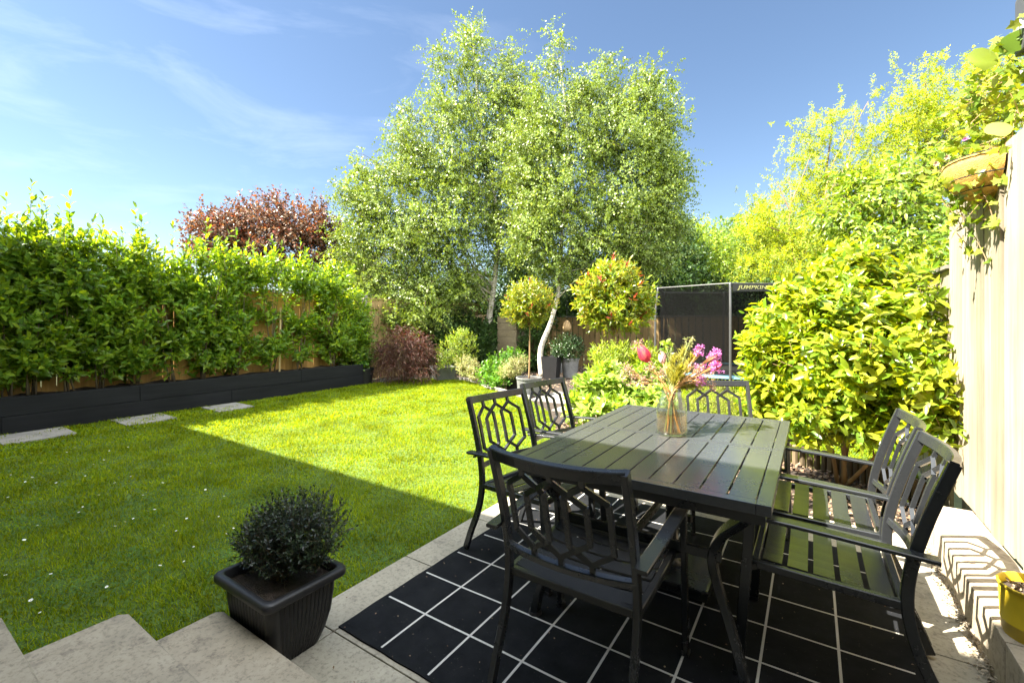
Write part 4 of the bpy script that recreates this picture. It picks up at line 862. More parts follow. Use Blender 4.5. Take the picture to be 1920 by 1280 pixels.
tree('silver_birch', 'white trunked silver birch, the right one with a curved lower trunk', b2,
     tl([(1036,100,10.8,26,58,.35),(1010,170,10.8,34,46,.5),(1140,140,10.8,28,52,.4),(1230,150,10.8,34,42,.5),(1090,170,10.8,40,46,.5),(1185,190,10.8,60,55,.7),(1245,230,10.8,36,50,.6),(1060,250,10.8,80,80,.9),(1150,270,10.7,85,80,1.0),(1230,300,10.7,58,75,.8),(990,300,10.9,52,90,.7),(1045,370,10.7,90,80,1.0),(1170,380,10.6,95,75,1.0),(1245,390,10.6,46,60,.7),(1000,440,10.6,55,60,.8),(1100,450,10.5,80,55,.8),(1190,450,10.5,60,45,.7),(1268,440,10.7,30,40,.4),(1040,500,10.5,40,34,.5),(1262,330,10.7,34,70,.5),(1130,520,10.6,60,34,.6),(1220,480,10.6,50,34,.6)]),
     11500, .52, 16, .066, .052, 'birch_leaf', 'birch', [b2, dep(1014,655,10.8), dep(1034,600,10.75), dep(1049,530,10.7), dep(1054,430,10.7), dep(1065,280,10.7), dep(1050,110,10.8)], 'm', up=.3, sag=.34, droop=.35, shell=.9, r0=.074, twig=.0035, n2=5, thr=-.2, csc=1.8, jb=.14, amin=.45)

# ------------------------------------------------------------------ evergreen backdrop beyond the rear fence
BK = [(665,520,14.2,60,60,'dark leafy evergreen between the red maple and the birch'), (760,560,14.5,75,70,'dark evergreen behind the purple maple mound'), (860,570,14.3,70,60,'dark evergreen behind the left birch trunk'),
      (960,540,14.5,75,75,'dark evergreen between the two birch trunks'), (1075,545,14.4,70,65,'dark evergreen behind the right birch trunk'), (1165,520,14.4,70,70,'dark evergreen behind the photinia ball'), (1250,490,14.5,75,75,'broad dark evergreen left of the trampoline net'), (1335,560,15.0,60,46,'dark shrubby tree seen through the left of the trampoline net'), (1430,560,14.6,66,50,'dark shrubby tree seen through the right of the trampoline net')]
for i, (px_, py_, d, rx, ry, lb) in enumerate(BK):
    c = dep(px_, py_, d); b_ = (c[0], c[1], -.04)
    lob = [L_(px_, py_, d, rx, ry, .9), L_(px_-rx*.4, py_+ry*.7, d-.2, rx*.8, ry*.8, .8), L_(px_+rx*.45, py_+ry*.75, d, rx*.8, ry*.8, .8), L_(px_+rx*.2, py_-ry*.6, d, rx*.55, ry*.5, .6), L_(px_, py_+ry*1.3, d, rx*.9, 40, .8)]
    tree('evergreen_tree', lb, b_, lob, 2000, .38, 11, .115, .065, 'darktree', 'bark', [b_, (c[0], c[1], c[2]*.5), (c[0], c[1], c[2])], 'm', up=.3, droop=.2, group='evergreen trees behind the birches', n2=2, twmax=200)
c = dep(1290, 440, 15.5)
tree('leafy_tree', 'mid green spreading tree above the trampoline net', (c[0], c[1], -.04), tl([(1290,450,15.5,60,40,1.),(1335,480,15,50,45,1.),(1270,500,15.4,60,40,1.),(1340,520,14.6,55,30,.9),(1240,440,15.6,50,40,1.)]), 1500, .45, 12, .11, .06, 'prunus', 'bark', [(c[0], c[1], -.04), (c[0], c[1], 1.5), tuple(c)], 'm', up=.35, droop=.15, n2=2, twmax=200)
# hillside wood : crowns one can tell apart
fl = []
for i in range(44):
    px_ = random.uniform(1285, 1560); d = random.uniform(50, 75); u_ = (px_-1290)/270
    py_ = random.uniform(425, 560)
    c = dep(px_, py_, d); s_ = random.uniform(1.6, 2.8); b_ = (c[0], c[1], c[2]-s_*1.6)
    e = empty('hillside_tree', b_, 'distant pale green tree on the wooded hill beyond the trampoline', 'tree', 'distant trees on the hillside')
    MB().tube([b_, (c[0], c[1], c[2])], [.25, .08], 6).build('trunk', M['bark'], e)
    lob = [(tuple(c), (s_, s_, s_*.95)), ((c[0]+s_*.5, c[1], c[2]-s_*.5), (s_*.8, s_*.8, s_*.7)), ((c[0]-s_*.6, c[1], c[2]-s_*.4), (s_*.8, s_*.8, s_*.7))]
    n_ = 900; B, O = lobe_pts(lob, n_, .45); ln = RNG.uniform(.3, .55, n_); link(leaf_mesh(B, O+rnd(n_, .5), rnd(n_)+O, ln, ln*.8, 'q'), 'crown', M['forest'], e)

# ------------------------------------------------------------------ feathery yellow-green tree and neighbours, right
c = dep(1530, 640, 10.2)
tree('robinia_tree', 'feathery yellow green tree spreading beyond the trampoline on the right', (c[0], c[1], -.03),
     tl([(1435,395,10.2,44,22,.5),(1415,430,10.0,30,22,.5),(1470,445,10.0,60,26,.7),(1500,350,10.2,52,20,.5),(1535,300,10.2,46,20,.5),(1525,250,10.2,40,16,.4),(1560,225,10.2,32,14,.3),(1560,345,10.2,60,24,.6),(1500,400,10,60,24,.6),(1590,400,10,60,30,.7),(1440,490,9.6,60,30,.6),(1520,470,9.6,60,34,.7)]),
     3000, .30, 24, .064, .026, 'robinia', 'bark', [(c[0], c[1], -.03), dep(1535,520,10.2), dep(1540,400,10.2), dep(1560,240,10.2)], 'q', up=.15, sag=.1, droop=.1, shell=.8, r0=.06, n2=3, spread=(85, 40), twig=.0018, twmax=500, thr=-.12, csc=2.2, jb=.20)
c = dep(1730, 560, 9.6)
tree('robinia_tree', 'feathery yellow green tree reaching highest beside the hanging basket', (c[0], c[1], -.03),
     tl([(1640,285,9.6,50,22,.5),(1665,240,9.6,50,20,.5),(1725,155,9.6,46,26,.5),(1690,200,9.6,40,22,.5),(1770,210,9.6,60,30,.6),(1820,150,9.6,50,26,.5),(1840,200,9.4,40,30,.5),(1740,260,9.6,70,30,.7),(1810,270,9.4,60,34,.7),(1650,330,9.6,60,26,.6),(1860,130,9.2,36,20,.4)]),
     3300, .30, 24, .064, .026, 'robinia', 'bark', [(c[0], c[1], -.03), dep(1735,420,9.6), dep(1740,300,9.6), dep(1735,150,9.6)], 'q', up=.15, sag=.1, droop=.1, shell=.8, r0=.06, n2=3, spread=(85, 40), twig=.0018, twmax=500, thr=-.12, csc=2.2, jb=.20)
c = dep(1700, 560, 6.6)
tree('cherry_tree', 'glossy large leaved green tree above the low fence behind the camellia', (c[0], c[1], -.03),
     tl([(1660,370,6.6,80,62,.6),(1725,330,6.6,60,50,.5),(1620,450,6.6,60,55,.5),(1735,430,6.4,60,60,.5),(1600,330,6.9,40,34,.4),(1690,470,6.4,80,50,.5),(1570,400,6.9,50,45,.4),(1760,300,6.4,30,40,.3),(1745,490,6.0,40,40,.3)]),
     900, .42, 10, .135, .05, 'prunus', 'bark', [(c[0], c[1], -.03), dep(1702,520,6.6), dep(1700,440,6.6), dep(1690,340,6.6)], 'b', up=.3, sag=.25, droop=.5, shell=.7, r0=.06, n2=3, spread=(70, 35))
bt = empty('bare_branch', dep(1500, 470, 10), 'bare pale twiggy branch sticking up out of the feathery tree', 'branch'); mb = MB()
for a_ in ([(1500,520),(1480,440),(1483,360),(1475,330)], [(1483,400),(1465,360),(1455,340)], [(1500,500),(1545,380),(1590,300),(1605,200)], [(1545,380),(1560,310),(1600,240),(1628,190)], [(1483,380),(1505,330),(1520,290)], [(1640,400),(1690,330),(1700,300)], [(1480,440),(1440,425),(1420,420)]):
    mb.tube(arc_pts([dep(x, y, 9.7) for x, y in a_], 4), [.016-.012*i/(4*(len(a_)-1)) for i in range(4*(len(a_)-1)+1)], 6)
mb.build('twig', M['bark_tan'], bt)

# ------------------------------------------------------------------ trampoline
tcx, tcy = dep(1362, 602, 9.5)[:2]; TR = 1.5; TP = .30
tp = empty('trampoline', (tcx, tcy, 0), 'round trampoline with black safety net and printed top banner', 'trampoline')
a0 = math.atan2(-fw[1], -fw[0])-R(23)
pol = [(tcx+TR*math.cos(a0+i*math.pi/3), tcy+TR*math.sin(a0+i*math.pi/3)) for i in range(6)]
for x, y in pol:
    u = Vector((x-tcx, y-tcy, 0)).normalized(); P_ = arc_pts([(x+u.x*.06, y+u.y*.06, -.02), (x+u.x*.06, y+u.y*.06, 1.35), (x+u.x*.03, y+u.y*.03, 1.75), (x, y, 2.0)], 4); MB().tube(P_, .022, 10).build('pole', M['steelpole'], tp, smooth=True)
MB().tube([(x, y, 1.985) for x, y in pol+pol[:1]], .012, 8).build('top_rail', M['steelpole'], tp)
mb = MB(); n = 6
for i in range(n):
    a = pol[i]; b = pol[(i+1) % n]; kx = 8; kz = 6; v = []
    cen = np.array([tcx, tcy])
    for iz in range(kz+1):
        for ix in range(kx+1):
            t = ix/kx; s_ = iz/kz; q_ = np.array(a)*(1-t)+np.array(b)*t; inw = .10*math.sin(math.pi*s_)*math.sin(math.pi*t)+.02*math.sin(t*9+s_*5+i); q_ = q_+(cen-q_)*inw
            v.append((q_[0], q_[1], TP+.02+(1.98-TP-.02)*s_))
    mb.add(v, [(r_*(kx+1)+c_, r_*(kx+1)+c_+1, (r_+1)*(kx+1)+c_+1, (r_+1)*(kx+1)+c_) for r_ in range(kz) for c_ in range(kx)])
mb.build('net', M['net'], tp, smooth=True)
MB().lathe((tcx, tcy, 0), [(1.22, TP-.01), (1.22, TP+.015), (1.55, TP+.015), (1.56, TP-.02), (1.22, TP-.01)], 48).build('edge_pad', M['bluepad'], tp)
MB().lathe((tcx, tcy, 0), [(0, TP), (1.22, TP)], 48).build('mat', M['banner'], tp)
for i in range(6):
    a = a0+R(30)+i*math.pi/3; MB().tube([(tcx+1.45*math.cos(a), tcy+1.45*math.sin(a), TP-.02), (tcx+1.45*math.cos(a), tcy+1.45*math.sin(a), -.03)], .02, 8).build('leg', M['steelpole'], tp)
def banner_on(a, b, txt):
    a = Vector((*a, 0)); b = Vector((*b, 0)); u = (b-a).normalized(); n_ = Vector((-u.y, u.x, 0)); c_ = Vector((tcx, tcy, 0))
    if ((a+b)/2-c_).dot(n_) < 0: n_ = -n_
    if u.cross(Vector((0, 0, 1))).dot(n_) < 0: a, b = b, a; u = -u
    Ld = (b-a).length; o_ = n_*.014; v = []
    for z in (1.845, 1.985):
        for q_ in (a+u*.03, b-u*.03): v += [(q_+o_+Vector((0, 0, z))), (q_+o_+n_*.006+Vector((0, 0, z)))]
    mb = MB().add([tuple(x) for x in v], [(0, 4, 6, 2), (1, 3, 7, 5), (0, 1, 5, 4), (2, 6, 7, 3), (0, 2, 3, 1), (4, 5, 7, 6)]); bn = mb.build('banner', M['banner'], tp)
    cu = bpy.data.curves.new('t', 'FONT'); cu.body = txt; cu.size = .115; cu.shear = .25; cu.extrude = .0015; cu.space_character = 1.06; cu.offset = .001
    to = bpy.data.objects.new('t', cu); COL.objects.link(to); bpy.context.view_layer.update(); me = bpy.data.meshes.new_from_object(to.evaluated_get(bpy.context.evaluated_depsgraph_get())); bpy.data.objects.remove(to)
    me.materials.clear(); me.transform(Matrix.Diagonal((1.15, .8, 1, 1)))
    rot = Matrix((( u.x, 0, n_.x), (u.y, 0, n_.y), (0, 1, 0))).to_4x4(); st = a+u*.14+n_*.0225; me.transform(Matrix.Translation((st.x, st.y, 1.885)) @ rot); link(me, 'lettering', M['logo'], bn)
banner_on(pol[0], pol[1], 'JUMPKING')

# ------------------------------------------------------------------ small things at the back
bx = empty('nest_box', dep(902, 602, 12.3), 'wooden nest box hung on the left birch at the fork', 'nest box'); c = dep(901, 602, 12.3)
MB().bbox((c[0]-.10, c[1]-.09, c[2]-.13), (c[0]+.10, c[1]+.07, c[2]+.10), .01).build('box', M['copper'], bx)
MB().add([(c[0]-.13, c[1]-.13, c[2]+.09), (c[0]+.13, c[1]-.13, c[2]+.09), (c[0]+.13, c[1]+.1, c[2]+.16), (c[0]-.13, c[1]+.1, c[2]+.16), (c[0]-.13, c[1]-.13, c[2]+.11), (c[0]+.13, c[1]-.13, c[2]+.11), (c[0]+.13, c[1]+.1, c[2]+.18), (c[0]-.13, c[1]+.1, c[2]+.18)], [(0,3,2,1),(4,5,6,7),(0,1,5,4),(1,2,6,5),(2,3,7,6),(3,0,4,7)]).build('roof', M['copper'], bx)
MB().tube([(c[0], c[1]-.095, c[2]+.02), (c[0], c[1]-.0905, c[2]+.02)], .025, 12).build('entrance', M['holeshade'], bx)  # flat dark disc, its colour stands for the shade inside the hole
c = dep(1063, 612, 10.9); bx = empty('bird_feeder', c, 'tan hanging feeder above the round box ball', 'bird feeder'); MB().lathe((c[0], c[1], c[2]-.12), [(0, 0), (.09, .02), (.11, .1), (.07, .22), (.02, .27), (0, .27)], 16).build('feeder_body', M['copper'], bx, smooth=True); MB().tube([(c[0], c[1], c[2]+.14), (c[0], c[1], c[2]+.6)], .004, 5).build('hanger', M['metal'], bx)
c = dep(958, 640, 12.6); gw = empty('block_pier', (c[0], c[1], 0), 'pale stone block pier between the two birch trunks', 'pier'); mb = MB()
for i in range(8): mb.bbox((c[0]-.32, c[1]-.2, -.04+i*.185), (c[0]+.3+.01*(i % 2), c[1]+.2, -.04+i*.185+.18), .008)
mb.build('blocks', M['blockwall'], gw)

def pot_round(e, c, r, h, mat, rim=.012, taper=.8, soil=.03, k=36):
    MB().lathe((c[0], c[1], c[2]), [(0, 0), (r*taper, 0), (r*(taper+(1-taper)*.5), h*.5), (r, h-.03), (r+rim, h-.028), (r+rim, h), (r-.01, h), (r-.012, h-soil-.01)], k).build('pot', mat, e, smooth=False)
    MB().lathe((c[0], c[1], c[2]), [(0, h-soil+.005), (r*.5, h-soil+.008), (r-.011, h-soil)], k).build('soil', M['soil'], e, smooth=True)
def pot_square(e, c, w0, w1, h, mat, rz=0, soil=.03):
    mb = MB(); v = []
    for w, z in ((w0, 0), (w1, h), (w1-.02, h), (w1-.025, h-soil-.01)):
        for sx_, sy_ in ((-1, -1), (1, -1), (1, 1), (-1, 1)):
            x, y = sx_*w/2, sy_*w/2; v.append((c[0]+x*math.cos(rz)-y*math.sin(rz), c[1]+x*math.sin(rz)+y*math.cos(rz), c[2]+z))
    mb.add(v, [(i*4+j, i*4+(j+1) % 4, (i+1)*4+(j+1) % 4, (i+1)*4+j) for i in range(3) for j in range(4)]+[(3, 2, 1, 0)]); mb.build('pot', mat, e)
    MB().add([tuple(np.array(p_)-np.array([0, 0, -.004])) for p_ in v[12:16]], [(0, 1, 2, 3)]).build('soil', M['soil'], e)
gz = -.034
# green leafy plant in navy pot by the planter end
c = at(682, 719, gz); e = empty('potted_plant', c, 'bright green leafy plant in a navy round pot at the end of the sleeper planter', 'potted plant'); pot_round(e, c, .21, .34, M['pot_black'], .014, .78)
shrub('', '', '', (c[0], c[1], .31), [((c[0], c[1], .50), (.27, .27, .17)), ((c[0]-.1, c[1]-.05, .42), (.24, .24, .12))], 130, .14, 7, .075, .055, 'hydr', parent=e, k=6, r0=.005, up=.5, stem='stem_green')
# purple cut-leaved maple mound
c = at(758, 716, gz); mo = []
for (px_, py_, rx, ry, d) in [(755,640,42,34,9.9),(720,665,30,30,9.7),(790,655,34,36,9.8),(740,690,40,22,9.5),(790,690,34,24,9.6),(758,662,56,40,9.9)]: mo.append(L_(px_, py_, d, rx, ry, rx*d/F))
shrub('purple_maple', 'low weeping mound of purple cut-leaved maple under the birch', 'shrub', (c[0], c[1], gz), mo, 1300, .22, 12, .055, .016, 'purple', 'm', k=7, r0=.018, up=.1, sag=.45, droop=.6, shell=.5, spread=(60, 30), stem='bark')
# grey tapered planter with shrub
c = at(831, 712, gz); e = empty('potted_shrub', c, 'green shrub in a pale grey tapered square planter at the lawn curve', 'potted plant'); pot_square(e, c, .36, .50, .31, M['pot_lead'], R(-30))
shrub('', '', '', (c[0], c[1], .25), tl([(846,660,10.0,28,26,.3),(870,650,10.2,30,32,.3),(835,678,9.9,20,18,.22),(862,632,10.2,20,16,.22)]), 420, .16, 9, .05, .022, 'prunus', parent=e, k=6, r0=.008, up=.5)
# bed plants
def bedplant(name, label, px_, py_, lob, ns, sl, m_, ll, lw, mat, **kw):
    c = at(px_, py_, gz); return shrub(name, label, 'plant', (c[0], c[1], gz), tl(lob), ns, sl, m_, ll, lw, mat, **kw)
bedplant('variegated_shrub', 'cream variegated low shrub right of the tapered planter', 880, 714, [(880,690,9.6,22,18,.25),(868,678,9.6,14,12,.2),(892,700,9.5,18,14,.2)], 260, .12, 9, .05, .018, 'varieg', k=5, r0=.006)
bedplant('hydrangea', 'bright green broad leaved plant at the foot of the left birch', 930, 722, [(930,690,9.2,24,22,.3),(945,705,8.8,18,18,.25),(915,700,9.2,20,20,.25),(960,672,9.4,26,16,.3),(925,715,8.8,20,10,.2)], 300, .16, 7, .085, .05, 'hydr', k=7, r0=.007, stem='stem_green')
c = at(966, 728, gz); e = empty('potted_shrub', c, 'pinkish cream variegated shrub in a dark square pot beside the round lead pot', 'potted plant'); pot_square(e, (c[0], c[1], gz), .26, .30, .30, M['pot_black'], R(15))
shrub('', '', '', (c[0], c[1], .22), tl([(962,690,8.7,24,16,.25),(972,680,8.7,18,12,.2),(950,698,8.6,16,12,.2)]), 300, .12, 9, .045, .016, 'varieg', parent=e, k=6, r0=.005)
for px_, py_, rx, ry, d, lb in ((664, 605, 28, 62, 9.7, 'dense green shrub against the fence left of the purple maple'), (868, 612, 34, 34, 12.2, 'dark climber mound on the fence behind the tapered planter'), (905, 640, 24, 40, 12.0, 'dark leafy shrub just left of the left birch trunk'), (820, 620, 40, 34, 11.5, 'dark leafy shrub behind the top of the purple maple'), (1000, 600, 34, 22, 12.0, 'dark ivy clump on the rear fence behind the lollipop tree')):
    c = dep(px_, py_, d); lob = [L_(px_, py_, d, rx, ry, .35), ((c[0], c[1], c[2]*.45), (rx*d/F*.8, .35, c[2]*.5))]
    shrub('fence_shrub', lb, 'shrub', (c[0], c[1], -.04), lob, 760, .25, 9, .085, .05, 'darktree' if px_ > 700 else 'laurel', k=6, r0=.014, group='shrubs along the back fences')
# standard in round lead pot
def standard(label, cp, r, h, pot, crown, ns, ll, lw, mat, tip, stemtop, cr=None):
    e = empty('standard_tree', cp, label, 'potted tree'); pot_round(e, cp, r, h, pot, .012, .9)
    MB().tube(arc_pts([(cp[0], cp[1], cp[2]+h-.04), (cp[0]+.012, cp[1], (cp[2]+h+stemtop[2])/2), stemtop], 5), [.017-.0006*i for i in range(11)], 8).build('trunk', M['bark_tan'], e, smooth=True)
    shrub('', '', '', stemtop, crown, ns, .21, 10, ll, lw, mat, parent=e, k=9, r0=.008, up=.25, shell=.8, part='crown', spread=(70, 30), stem='twig_red')
    if tip:
        B, O = lobe_pts(crown, tip, .12); U = unit(O*.6+np.array([0, 0, .7])); P_, D, Nn, Ln, Wd = shoots(B-U*.02, U, np.full(tip, .10), 6, ll*.9, lw*.8, (55, 15)); link(leaf_mesh(P_, D, Nn, Ln, Wd, 'b'), 'young_tips', M['redtip'], e, smooth=True)
c = at(992, 741, -.03); d1 = float((np.array(c[:2])-np.array([CX, CY]))@fw)
standard('lollipop shaped golden green tree in the round lead pot in front of the birches', tuple(c), .225, .33, M['pot_lead'], tl([(992,562,d1,44,36,.40),(970,575,d1,26,24,.26),(1016,575,d1,26,26,.26),(992,590,d1,38,20,.34)]), 760, .078, .028, 'photinia', 14, tuple(dep(993,612,d1)))
c = dep(1150, 602, 7.0); c[2] = -.03
standard('larger ball headed photinia with red young tips behind the broad leaved bush', tuple(c), .24, .36, M['pot_grey'], tl([(1148,555,7.0,66,60,.50),(1110,560,7.0,36,40,.3),(1190,565,7.0,36,42,.3),(1150,595,7.0,60,26,.45),(1150,515,7.0,34,26,.3)]), 760, .115, .04, 'photinia', 22, tuple(dep(1150,618,7.0)))
# box ball and dark pots at the fence
c = at(1069, 708, gz); e = empty('potted_box_ball', c, 'dark glossy round box ball in a dark tapered pot by the rear fence', 'potted plant'); pot_round(e, c, .21, .46, M['pot_grey'], .012, .78)
db = float((np.array(c[:2])-np.array([CX, CY]))@fw)
shrub('', '', '', (c[0], c[1], .4), tl([(1064,652,db,32,28,.4),(1052,660,db,20,20,.3),(1078,648,db,18,18,.25)]), 620, .11, 9, .042, .024, 'box', parent=e, k=6, r0=.01, up=.3)
c = at(1034, 710, gz); e = empty('tall_pot', c, 'empty dark tall pot standing left of the box ball pot', 'pot'); pot_square(e, c, .30, .38, .52, M['pot_black'], R(10))
c = at(1008, 700, gz)
e = empty('tall_pot', c, 'small dark pot tucked behind the right birch trunk', 'pot'); pot_square(e, (c[0]+.35, c[1]+.5, gz), .26, .34, .5, M['pot_grey'], R(20))

# ------------------------------------------------------------------ foreground bushes behind the table
c = at(1150, 786, -.03)
shrub('rhododendron', 'bush with big pale oval leaves just beyond the left of the table', 'shrub', (c[0], c[1], -.03), tl([(1105,745,5.6,34,36,.3),(1150,725,5.9,40,40,.4),(1200,745,5.7,36,38,.35),(1225,715,5.9,30,34,.3),(1085,770,5.3,22,18,.2),(1130,770,5.3,36,18,.25),(1180,778,5.3,34,14,.25),(1240,755,5.5,26,26,.25)]), 420, .12, 9, .15, .06, 'rhodo', k=10, r0=.011, up=.45, spread=(85, 42), shell=.6, outb=.3)
c = dep(1160, 602, 6.6)
shrub('narrow_leaved_shrub', 'shrub with narrow upright yellow green leaves behind the broad leaved bush', 'shrub', (c[0], c[1], -.03), tl([(1135,672,6.6,30,26,.3),(1170,668,6.6,28,26,.3),(1205,672,6.6,30,24,.3),(1150,700,6.4,46,26,.35),(1220,690,6.4,30,26,.3)]), 330, .18, 10, .10, .022, 'lime', k=8, r0=.008, up=.6, spread=(60, 25))
c = at(1310, 800, -.03)
shrub('lime_shrub', 'low lime green fine leaved shrub behind the far end chair', 'shrub', (c[0], c[1]+.3, -.03), tl([(1270,765,4.9,32,20,.3),(1320,760,4.9,40,24,.3),(1370,765,4.8,34,26,.3),(1240,780,4.9,22,16,.2),(1340,735,5.3,46,20,.3)]), 700, .12, 10, .032, .009, 'lime', 'q', k=8, r0=.006, up=.5)
c = at(1110, 690, -.03)
# camellia
cb = at(1578, 908, -.03)
cam_l = [(1602,478,3.75,26,26,.12),(1770,770,2.92,26,40,.1),(1590,510,3.75,62,46,.25),(1545,545,3.8,70,50,.3),(1640,545,3.6,80,60,.3),(1500,600,3.8,80,60,.3),(1580,610,3.55,100,70,.3),(1690,600,3.35,70,70,.22),(1440,680,3.75,48,66,.26),(1520,690,3.5,80,70,.28),(1620,690,3.3,100,80,.3),(1710,690,3.15,66,76,.2),(1745,730,3.0,44,60,.15),(1430,750,3.6,36,40,.2),(1500,780,3.5,70,44,.26),(1590,780,3.4,70,46,.26),(1690,790,3.15,70,50,.2),(1750,800,2.95,36,44,.12)]
shrub('camellia', 'large glossy yellow green camellia bush beside the pale fence', 'shrub', tuple(cb), tl(cam_l), 1400, .17, 9, .115, .050, 'camellia', k=6, r0=.017, up=.35, spread=(80, 40), shell=.55, stem='bark_tan', droop=.2, n2=5, twig=.0022, clip=lambda q_: q_[:, 0] < 2.43)

# ------------------------------------------------------------------ trough with hebe
TXc, TYc = -.115, -.197; hx, hy = .205, .172
e = empty('planter_trough', (TXc, TYc, 0), 'black plastic ribbed trough with a dark small leaved evergreen on the patio corner', 'potted plant')
def rr(hx_, hy_, r, z, n=6):
    out = []
    for cx_, cy_, a0_ in ((hx_-r, hy_-r, 0), (-hx_+r, hy_-r, 90), (-hx_+r, -hy_+r, 180), (hx_-r, -hy_+r, 270)):
        for i in range(n+1): a = R(a0_+90*i/n); out.append((TXc+cx_+r*math.cos(a), TYc+cy_+r*math.sin(a), z))
    return out
def loft(rings):
    mb = MB(); n_ = len(rings[0]); v = [p_ for r_ in rings for p_ in r_]
    return mb.add(v, [(i*n_+j, i*n_+(j+1) % n_, (i+1)*n_+(j+1) % n_, (i+1)*n_+j) for i in range(len(rings)-1) for j in range(n_)])
# ribbed body: dense outline with shallow vertical flutes
def fl_ring(f, z):
    pts = []; a_, b_ = (hx-.03)*f, (hy-.03)*f; r = .035; per = []
    base_ = rr(a_, b_, r, z, 4); n_ = len(base_)
    for i in range(n_):
        p0 = np.array(base_[i]); p1 = np.array(base_[(i+1) % n_]); k = max(1, int(round(np.linalg.norm(p1-p0)/.006))) if np.linalg.norm(p1-p0) > .05 else 1
        per.append((p0, p1))
    for i, (p0, p1) in enumerate(per):
        k = 48 if np.linalg.norm(p1-p0) > .05 else 1
        d_ = p1-p0; nn = np.array([d_[1], -d_[0], 0]); nn = nn/(np.linalg.norm(nn)+1e-9)
        for j in range(k):
            pts.append(tuple(p0+d_*j/k-nn*(.0022*(1-math.cos(2*math.pi*j/4)) if k > 1 else 0)))
    return pts
rings = [fl_ring(f, z) for f, z in ((.70, .0), (.74, .015), (.83, .06), (.93, .13), (.985, .21), (1., .27))]
bd = loft(rings); bd.add([(p_[0], p_[1], .001) for p_ in rr((hx-.03)*.7, (hy-.03)*.7, .035, 0, 4)], [tuple(range(20))]); smooth_by_angle(bd.build('body', M['pot_black'], e), 50)
rim = loft([rr(hx-.03, hy-.03, .03, .262), rr(hx-.004, hy-.004, .03, .268), rr(hx, hy, .032, .275), rr(hx, hy, .032, .292), rr(hx-.006, hy-.006, .03, .300), rr(hx-.024, hy-.024, .026, .302), rr(hx-.03, hy-.03, .024, .297), rr(hx-.034, hy-.034, .022, .255)])
rim.build('rim', M['pot_black'], e, smooth=True)
MB().add(rr(hx-.033, hy-.033, .022, .262), [tuple(range(28))]).build('soil', M['soil'], e)
hl = [((TXc+.03, TYc+.09, .45), (.19, .15, .13)), ((TXc-.02, TYc-.0, .41), (.20, .15, .12)), ((TXc-.10, TYc-.02, .42), (.10, .09, .11)), ((TXc+.09, TYc+.02, .44), (.11, .10, .12)), ((TXc+.0, TYc+.03, .49), (.14, .10, .08)), ((TXc-.14, TYc-.03, .37), (.07, .07, .08)), ((TXc+.14, TYc+.05, .39), (.06, .08, .07))]
shrub('', '', '', (TXc, TYc, .262), hl, 760, .10, 14, .021, .010, 'hebe', 'm', parent=e, k=26, r0=.0035, up=.55, spread=(70, 30), twig=.0012, shell=.6, n2=2, bend=.3)

# ------------------------------------------------------------------ yellow pot on the kerb
c = (2.34, 1.10, .2055); e = empty('yellow_pot', c, 'yellow glazed round pot of dry soil on the kerb wall, cut by the right edge', 'pot')
MB().lathe(c, [(0, 0), (.088, 0), (.090, .010), (.092, .012), (.093, .045), (.0955, .047), (.0955, .05), (.0945, .052), (.10, .165), (.104, .168), (.1045, .176), (.101, .179), (.097, .176), (.094, .13)], 48).build('pot', M['yellow'], e, smooth=False)
smooth_by_angle(e.children[0], 50)
MB().lathe((c[0], c[1], c[2]), [(0, .155), (.05, .152), (.0955, .148)], 24).build('soil', M['soil'], e, smooth=True)
q = RNG.uniform(-.065, .065, (160, 2)); tag(link(leaf_mesh(np.c_[q+np.array(c[:2]), np.full(160, c[2]+.155)], rnd(160), rnd(160, .4)+np.array([0, 0, 1.]), np.full(160, .012), np.full(160, .007), 'm'), 'grit', M['mulch'], e), kind='stuff')
MB().tube([(c[0], c[1], c[2]+.15), (c[0]+.004, c[1], c[2]+.175)], .009, 8).build('cut_stem', M['bark'], e)

# ------------------------------------------------------------------ hanging basket on the fence
hb = Vector((2.462, 2.13, 2.04)); e = empty('hanging_basket', hb, 'half round coir lined wall basket at the top of the tall fence', 'basket')
v = []; na, nb = 20, 8
for i in range(nb+1):
    ph = i/nb*math.pi/2
    for j in range(na+1):
        a = math.pi/2+math.pi*j/na; rr_ = .215*math.cos(ph)**.8 if ph < math.pi/2 else 0; v.append((hb.x+rr_*.85*math.cos(a)-.002, hb.y+rr_*math.sin(a)*1.05, hb.z+.10-.20*math.sin(ph)+.006*math.sin(j*2.1+i)))
MB().add(v, [(i*(na+1)+j, (i+1)*(na+1)+j, (i+1)*(na+1)+j+1, i*(na+1)+j+1) for i in range(nb) for j in range(na)]+[tuple(range(na+1))]).build('liner', M['coco'], e, smooth=True)
mb = MB(); 
for zz, f_ in ((.10, 1.02), (.0, .93), (-.06, .7)): mb.tube([(hb.x+.215*.86*f_*math.cos(math.pi/2+math.pi*j/16)-.003, hb.y+.23*f_*math.sin(math.pi/2+math.pi*j/16), hb.z+zz) for j in range(17)], .003, 6)
mb.build('wire_frame', M['metal'], e)
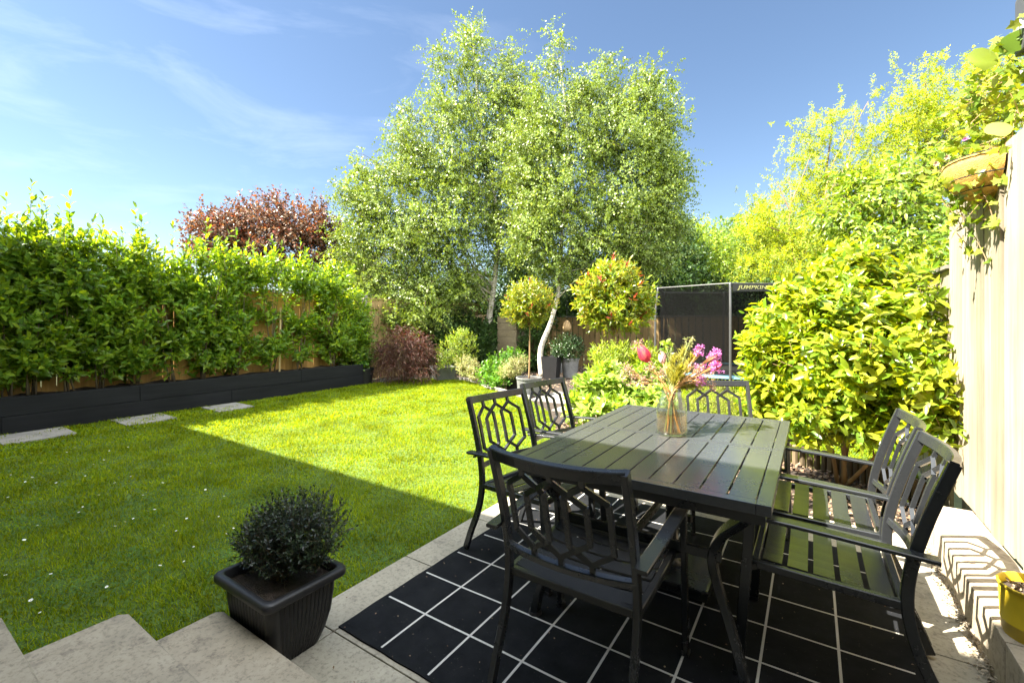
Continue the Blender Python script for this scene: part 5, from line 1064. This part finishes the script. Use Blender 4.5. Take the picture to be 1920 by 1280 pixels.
# ivy and trailing plants growing out of the basket
e = empty('trailing_ivy', (2.36, 2.2, 2.12), 'tangle of ivy and trailing leaves spilling out of the hanging basket', 'plant')
lob = tl([(1835,310,2.62,36,34,.12),(1870,250,2.5,44,40,.14),(1900,180,2.35,40,50,.16),(1915,280,2.2,30,60,.12),(1880,330,2.3,36,40,.1),(1850,370,2.4,44,20,.08),(1905,120,2.3,30,30,.12),(1810,330,2.6,20,22,.1)])
B, O = lobe_pts(lob, 230, .7); U = unit(O+rnd(230, .5)+np.array([-.2, 0, 0])); LL = RNG.uniform(.1, .22, 230); mb = MB(); twig_mesh(mb, B, U, LL, .0022, .2); mb.build('stem', M['bark_tan'], e)
P_, D, Nn, Ln, Wd = shoots(B, U, LL, 5, .058, .062, (85, 50), .25, .2, jit=.5); ok = (P_[:, 0] < 2.45) | (P_[:, 2] > 2.2); link(leaf_mesh(P_[ok], D[ok], Nn[ok], Ln[ok], Wd[ok], 'ivy'), 'foliage', M['ivy'], e)
st = MB(); LP = []; 
for a_ in ([(2.33,2.40,2.02),(2.36,2.42,1.88),(2.40,2.38,1.78),(2.43,2.30,1.70)], [(2.34,2.2,2.0),(2.38,2.22,1.85),(2.42,2.2,1.75),(2.445,2.12,1.62)], [(2.30,2.30,2.0),(2.36,2.28,1.9),(2.42,2.12,1.84),(2.44,1.95,1.80)], [(2.38,2.05,2.05),(2.42,2.0,1.9),(2.44,1.98,1.78)], [(2.36,2.5,2.02),(2.41,2.52,1.92),(2.44,2.56,1.86)]):
    P_ = arc_pts(a_, 6); st.tube(P_, [.0022]*len(P_), 5); LP += [P_[i] for i in range(3, len(P_), 3)]+[P_[-1]]
st.build('stem', M['bark_tan'], e)
n = len(LP); ln = RNG.uniform(.03, .062, n); link(leaf_mesh(np.array(LP), rnd(n, .5)+np.array([-.3, -.2, -.6]), rnd(n, .35)+np.array([-1, -.4, .3]), ln, ln*1.05, 'ivy'), 'foliage', M['ivy'], e)
n = 5; ctr = dep(1872, 118, 2.25); link(leaf_mesh(np.array([ctr, dep(1900,240,2.2), dep(1868,280,2.3), dep(1912,95,2.2), dep(1840,270,2.5)]), np.array([(-.5,-.1,.3),(-.8,0,.1),(-.6,-.3,-.3),(-.2,0,.8),(-.7,.2,.2)]), np.array([(-.2,-.8,.6)]*5), np.array([.13,.10,.09,.10,.08]), np.array([.13,.10,.09,.11,.08]), 'r'), 'broad_leaves', M['ivy'], e, smooth=True)
for i, (px_, py_, d, lb) in enumerate([(1810,262,2.7,'single bright magenta flower above the basket'), (1775,296,2.8,'pale mauve flower left of the basket'), (1755,308,2.9,'pinkish flower cluster farthest left of the basket')]):
    c = Vector(dep(px_, py_, d)); e = empty('small_flower', c, lb, 'flower'); P = np.repeat(np.array([c]), 7, 0); ln = np.full(7, .022); a = np.arange(7)*.9
    link(leaf_mesh(P, np.c_[np.cos(a)*.8, -.6+0*a, np.sin(a)*.8], np.tile([(-.3, -1, .3)], (7, 1)), ln, ln*.7, 'm'), 'petals', M['mauve' if i == 0 else 'dusty'], e)
    MB().tube([c, c+Vector((.05, .02, -.12)), c+Vector((.13, .02, -.2))], .0015, 5).build('stem', M['stem_green'], e)
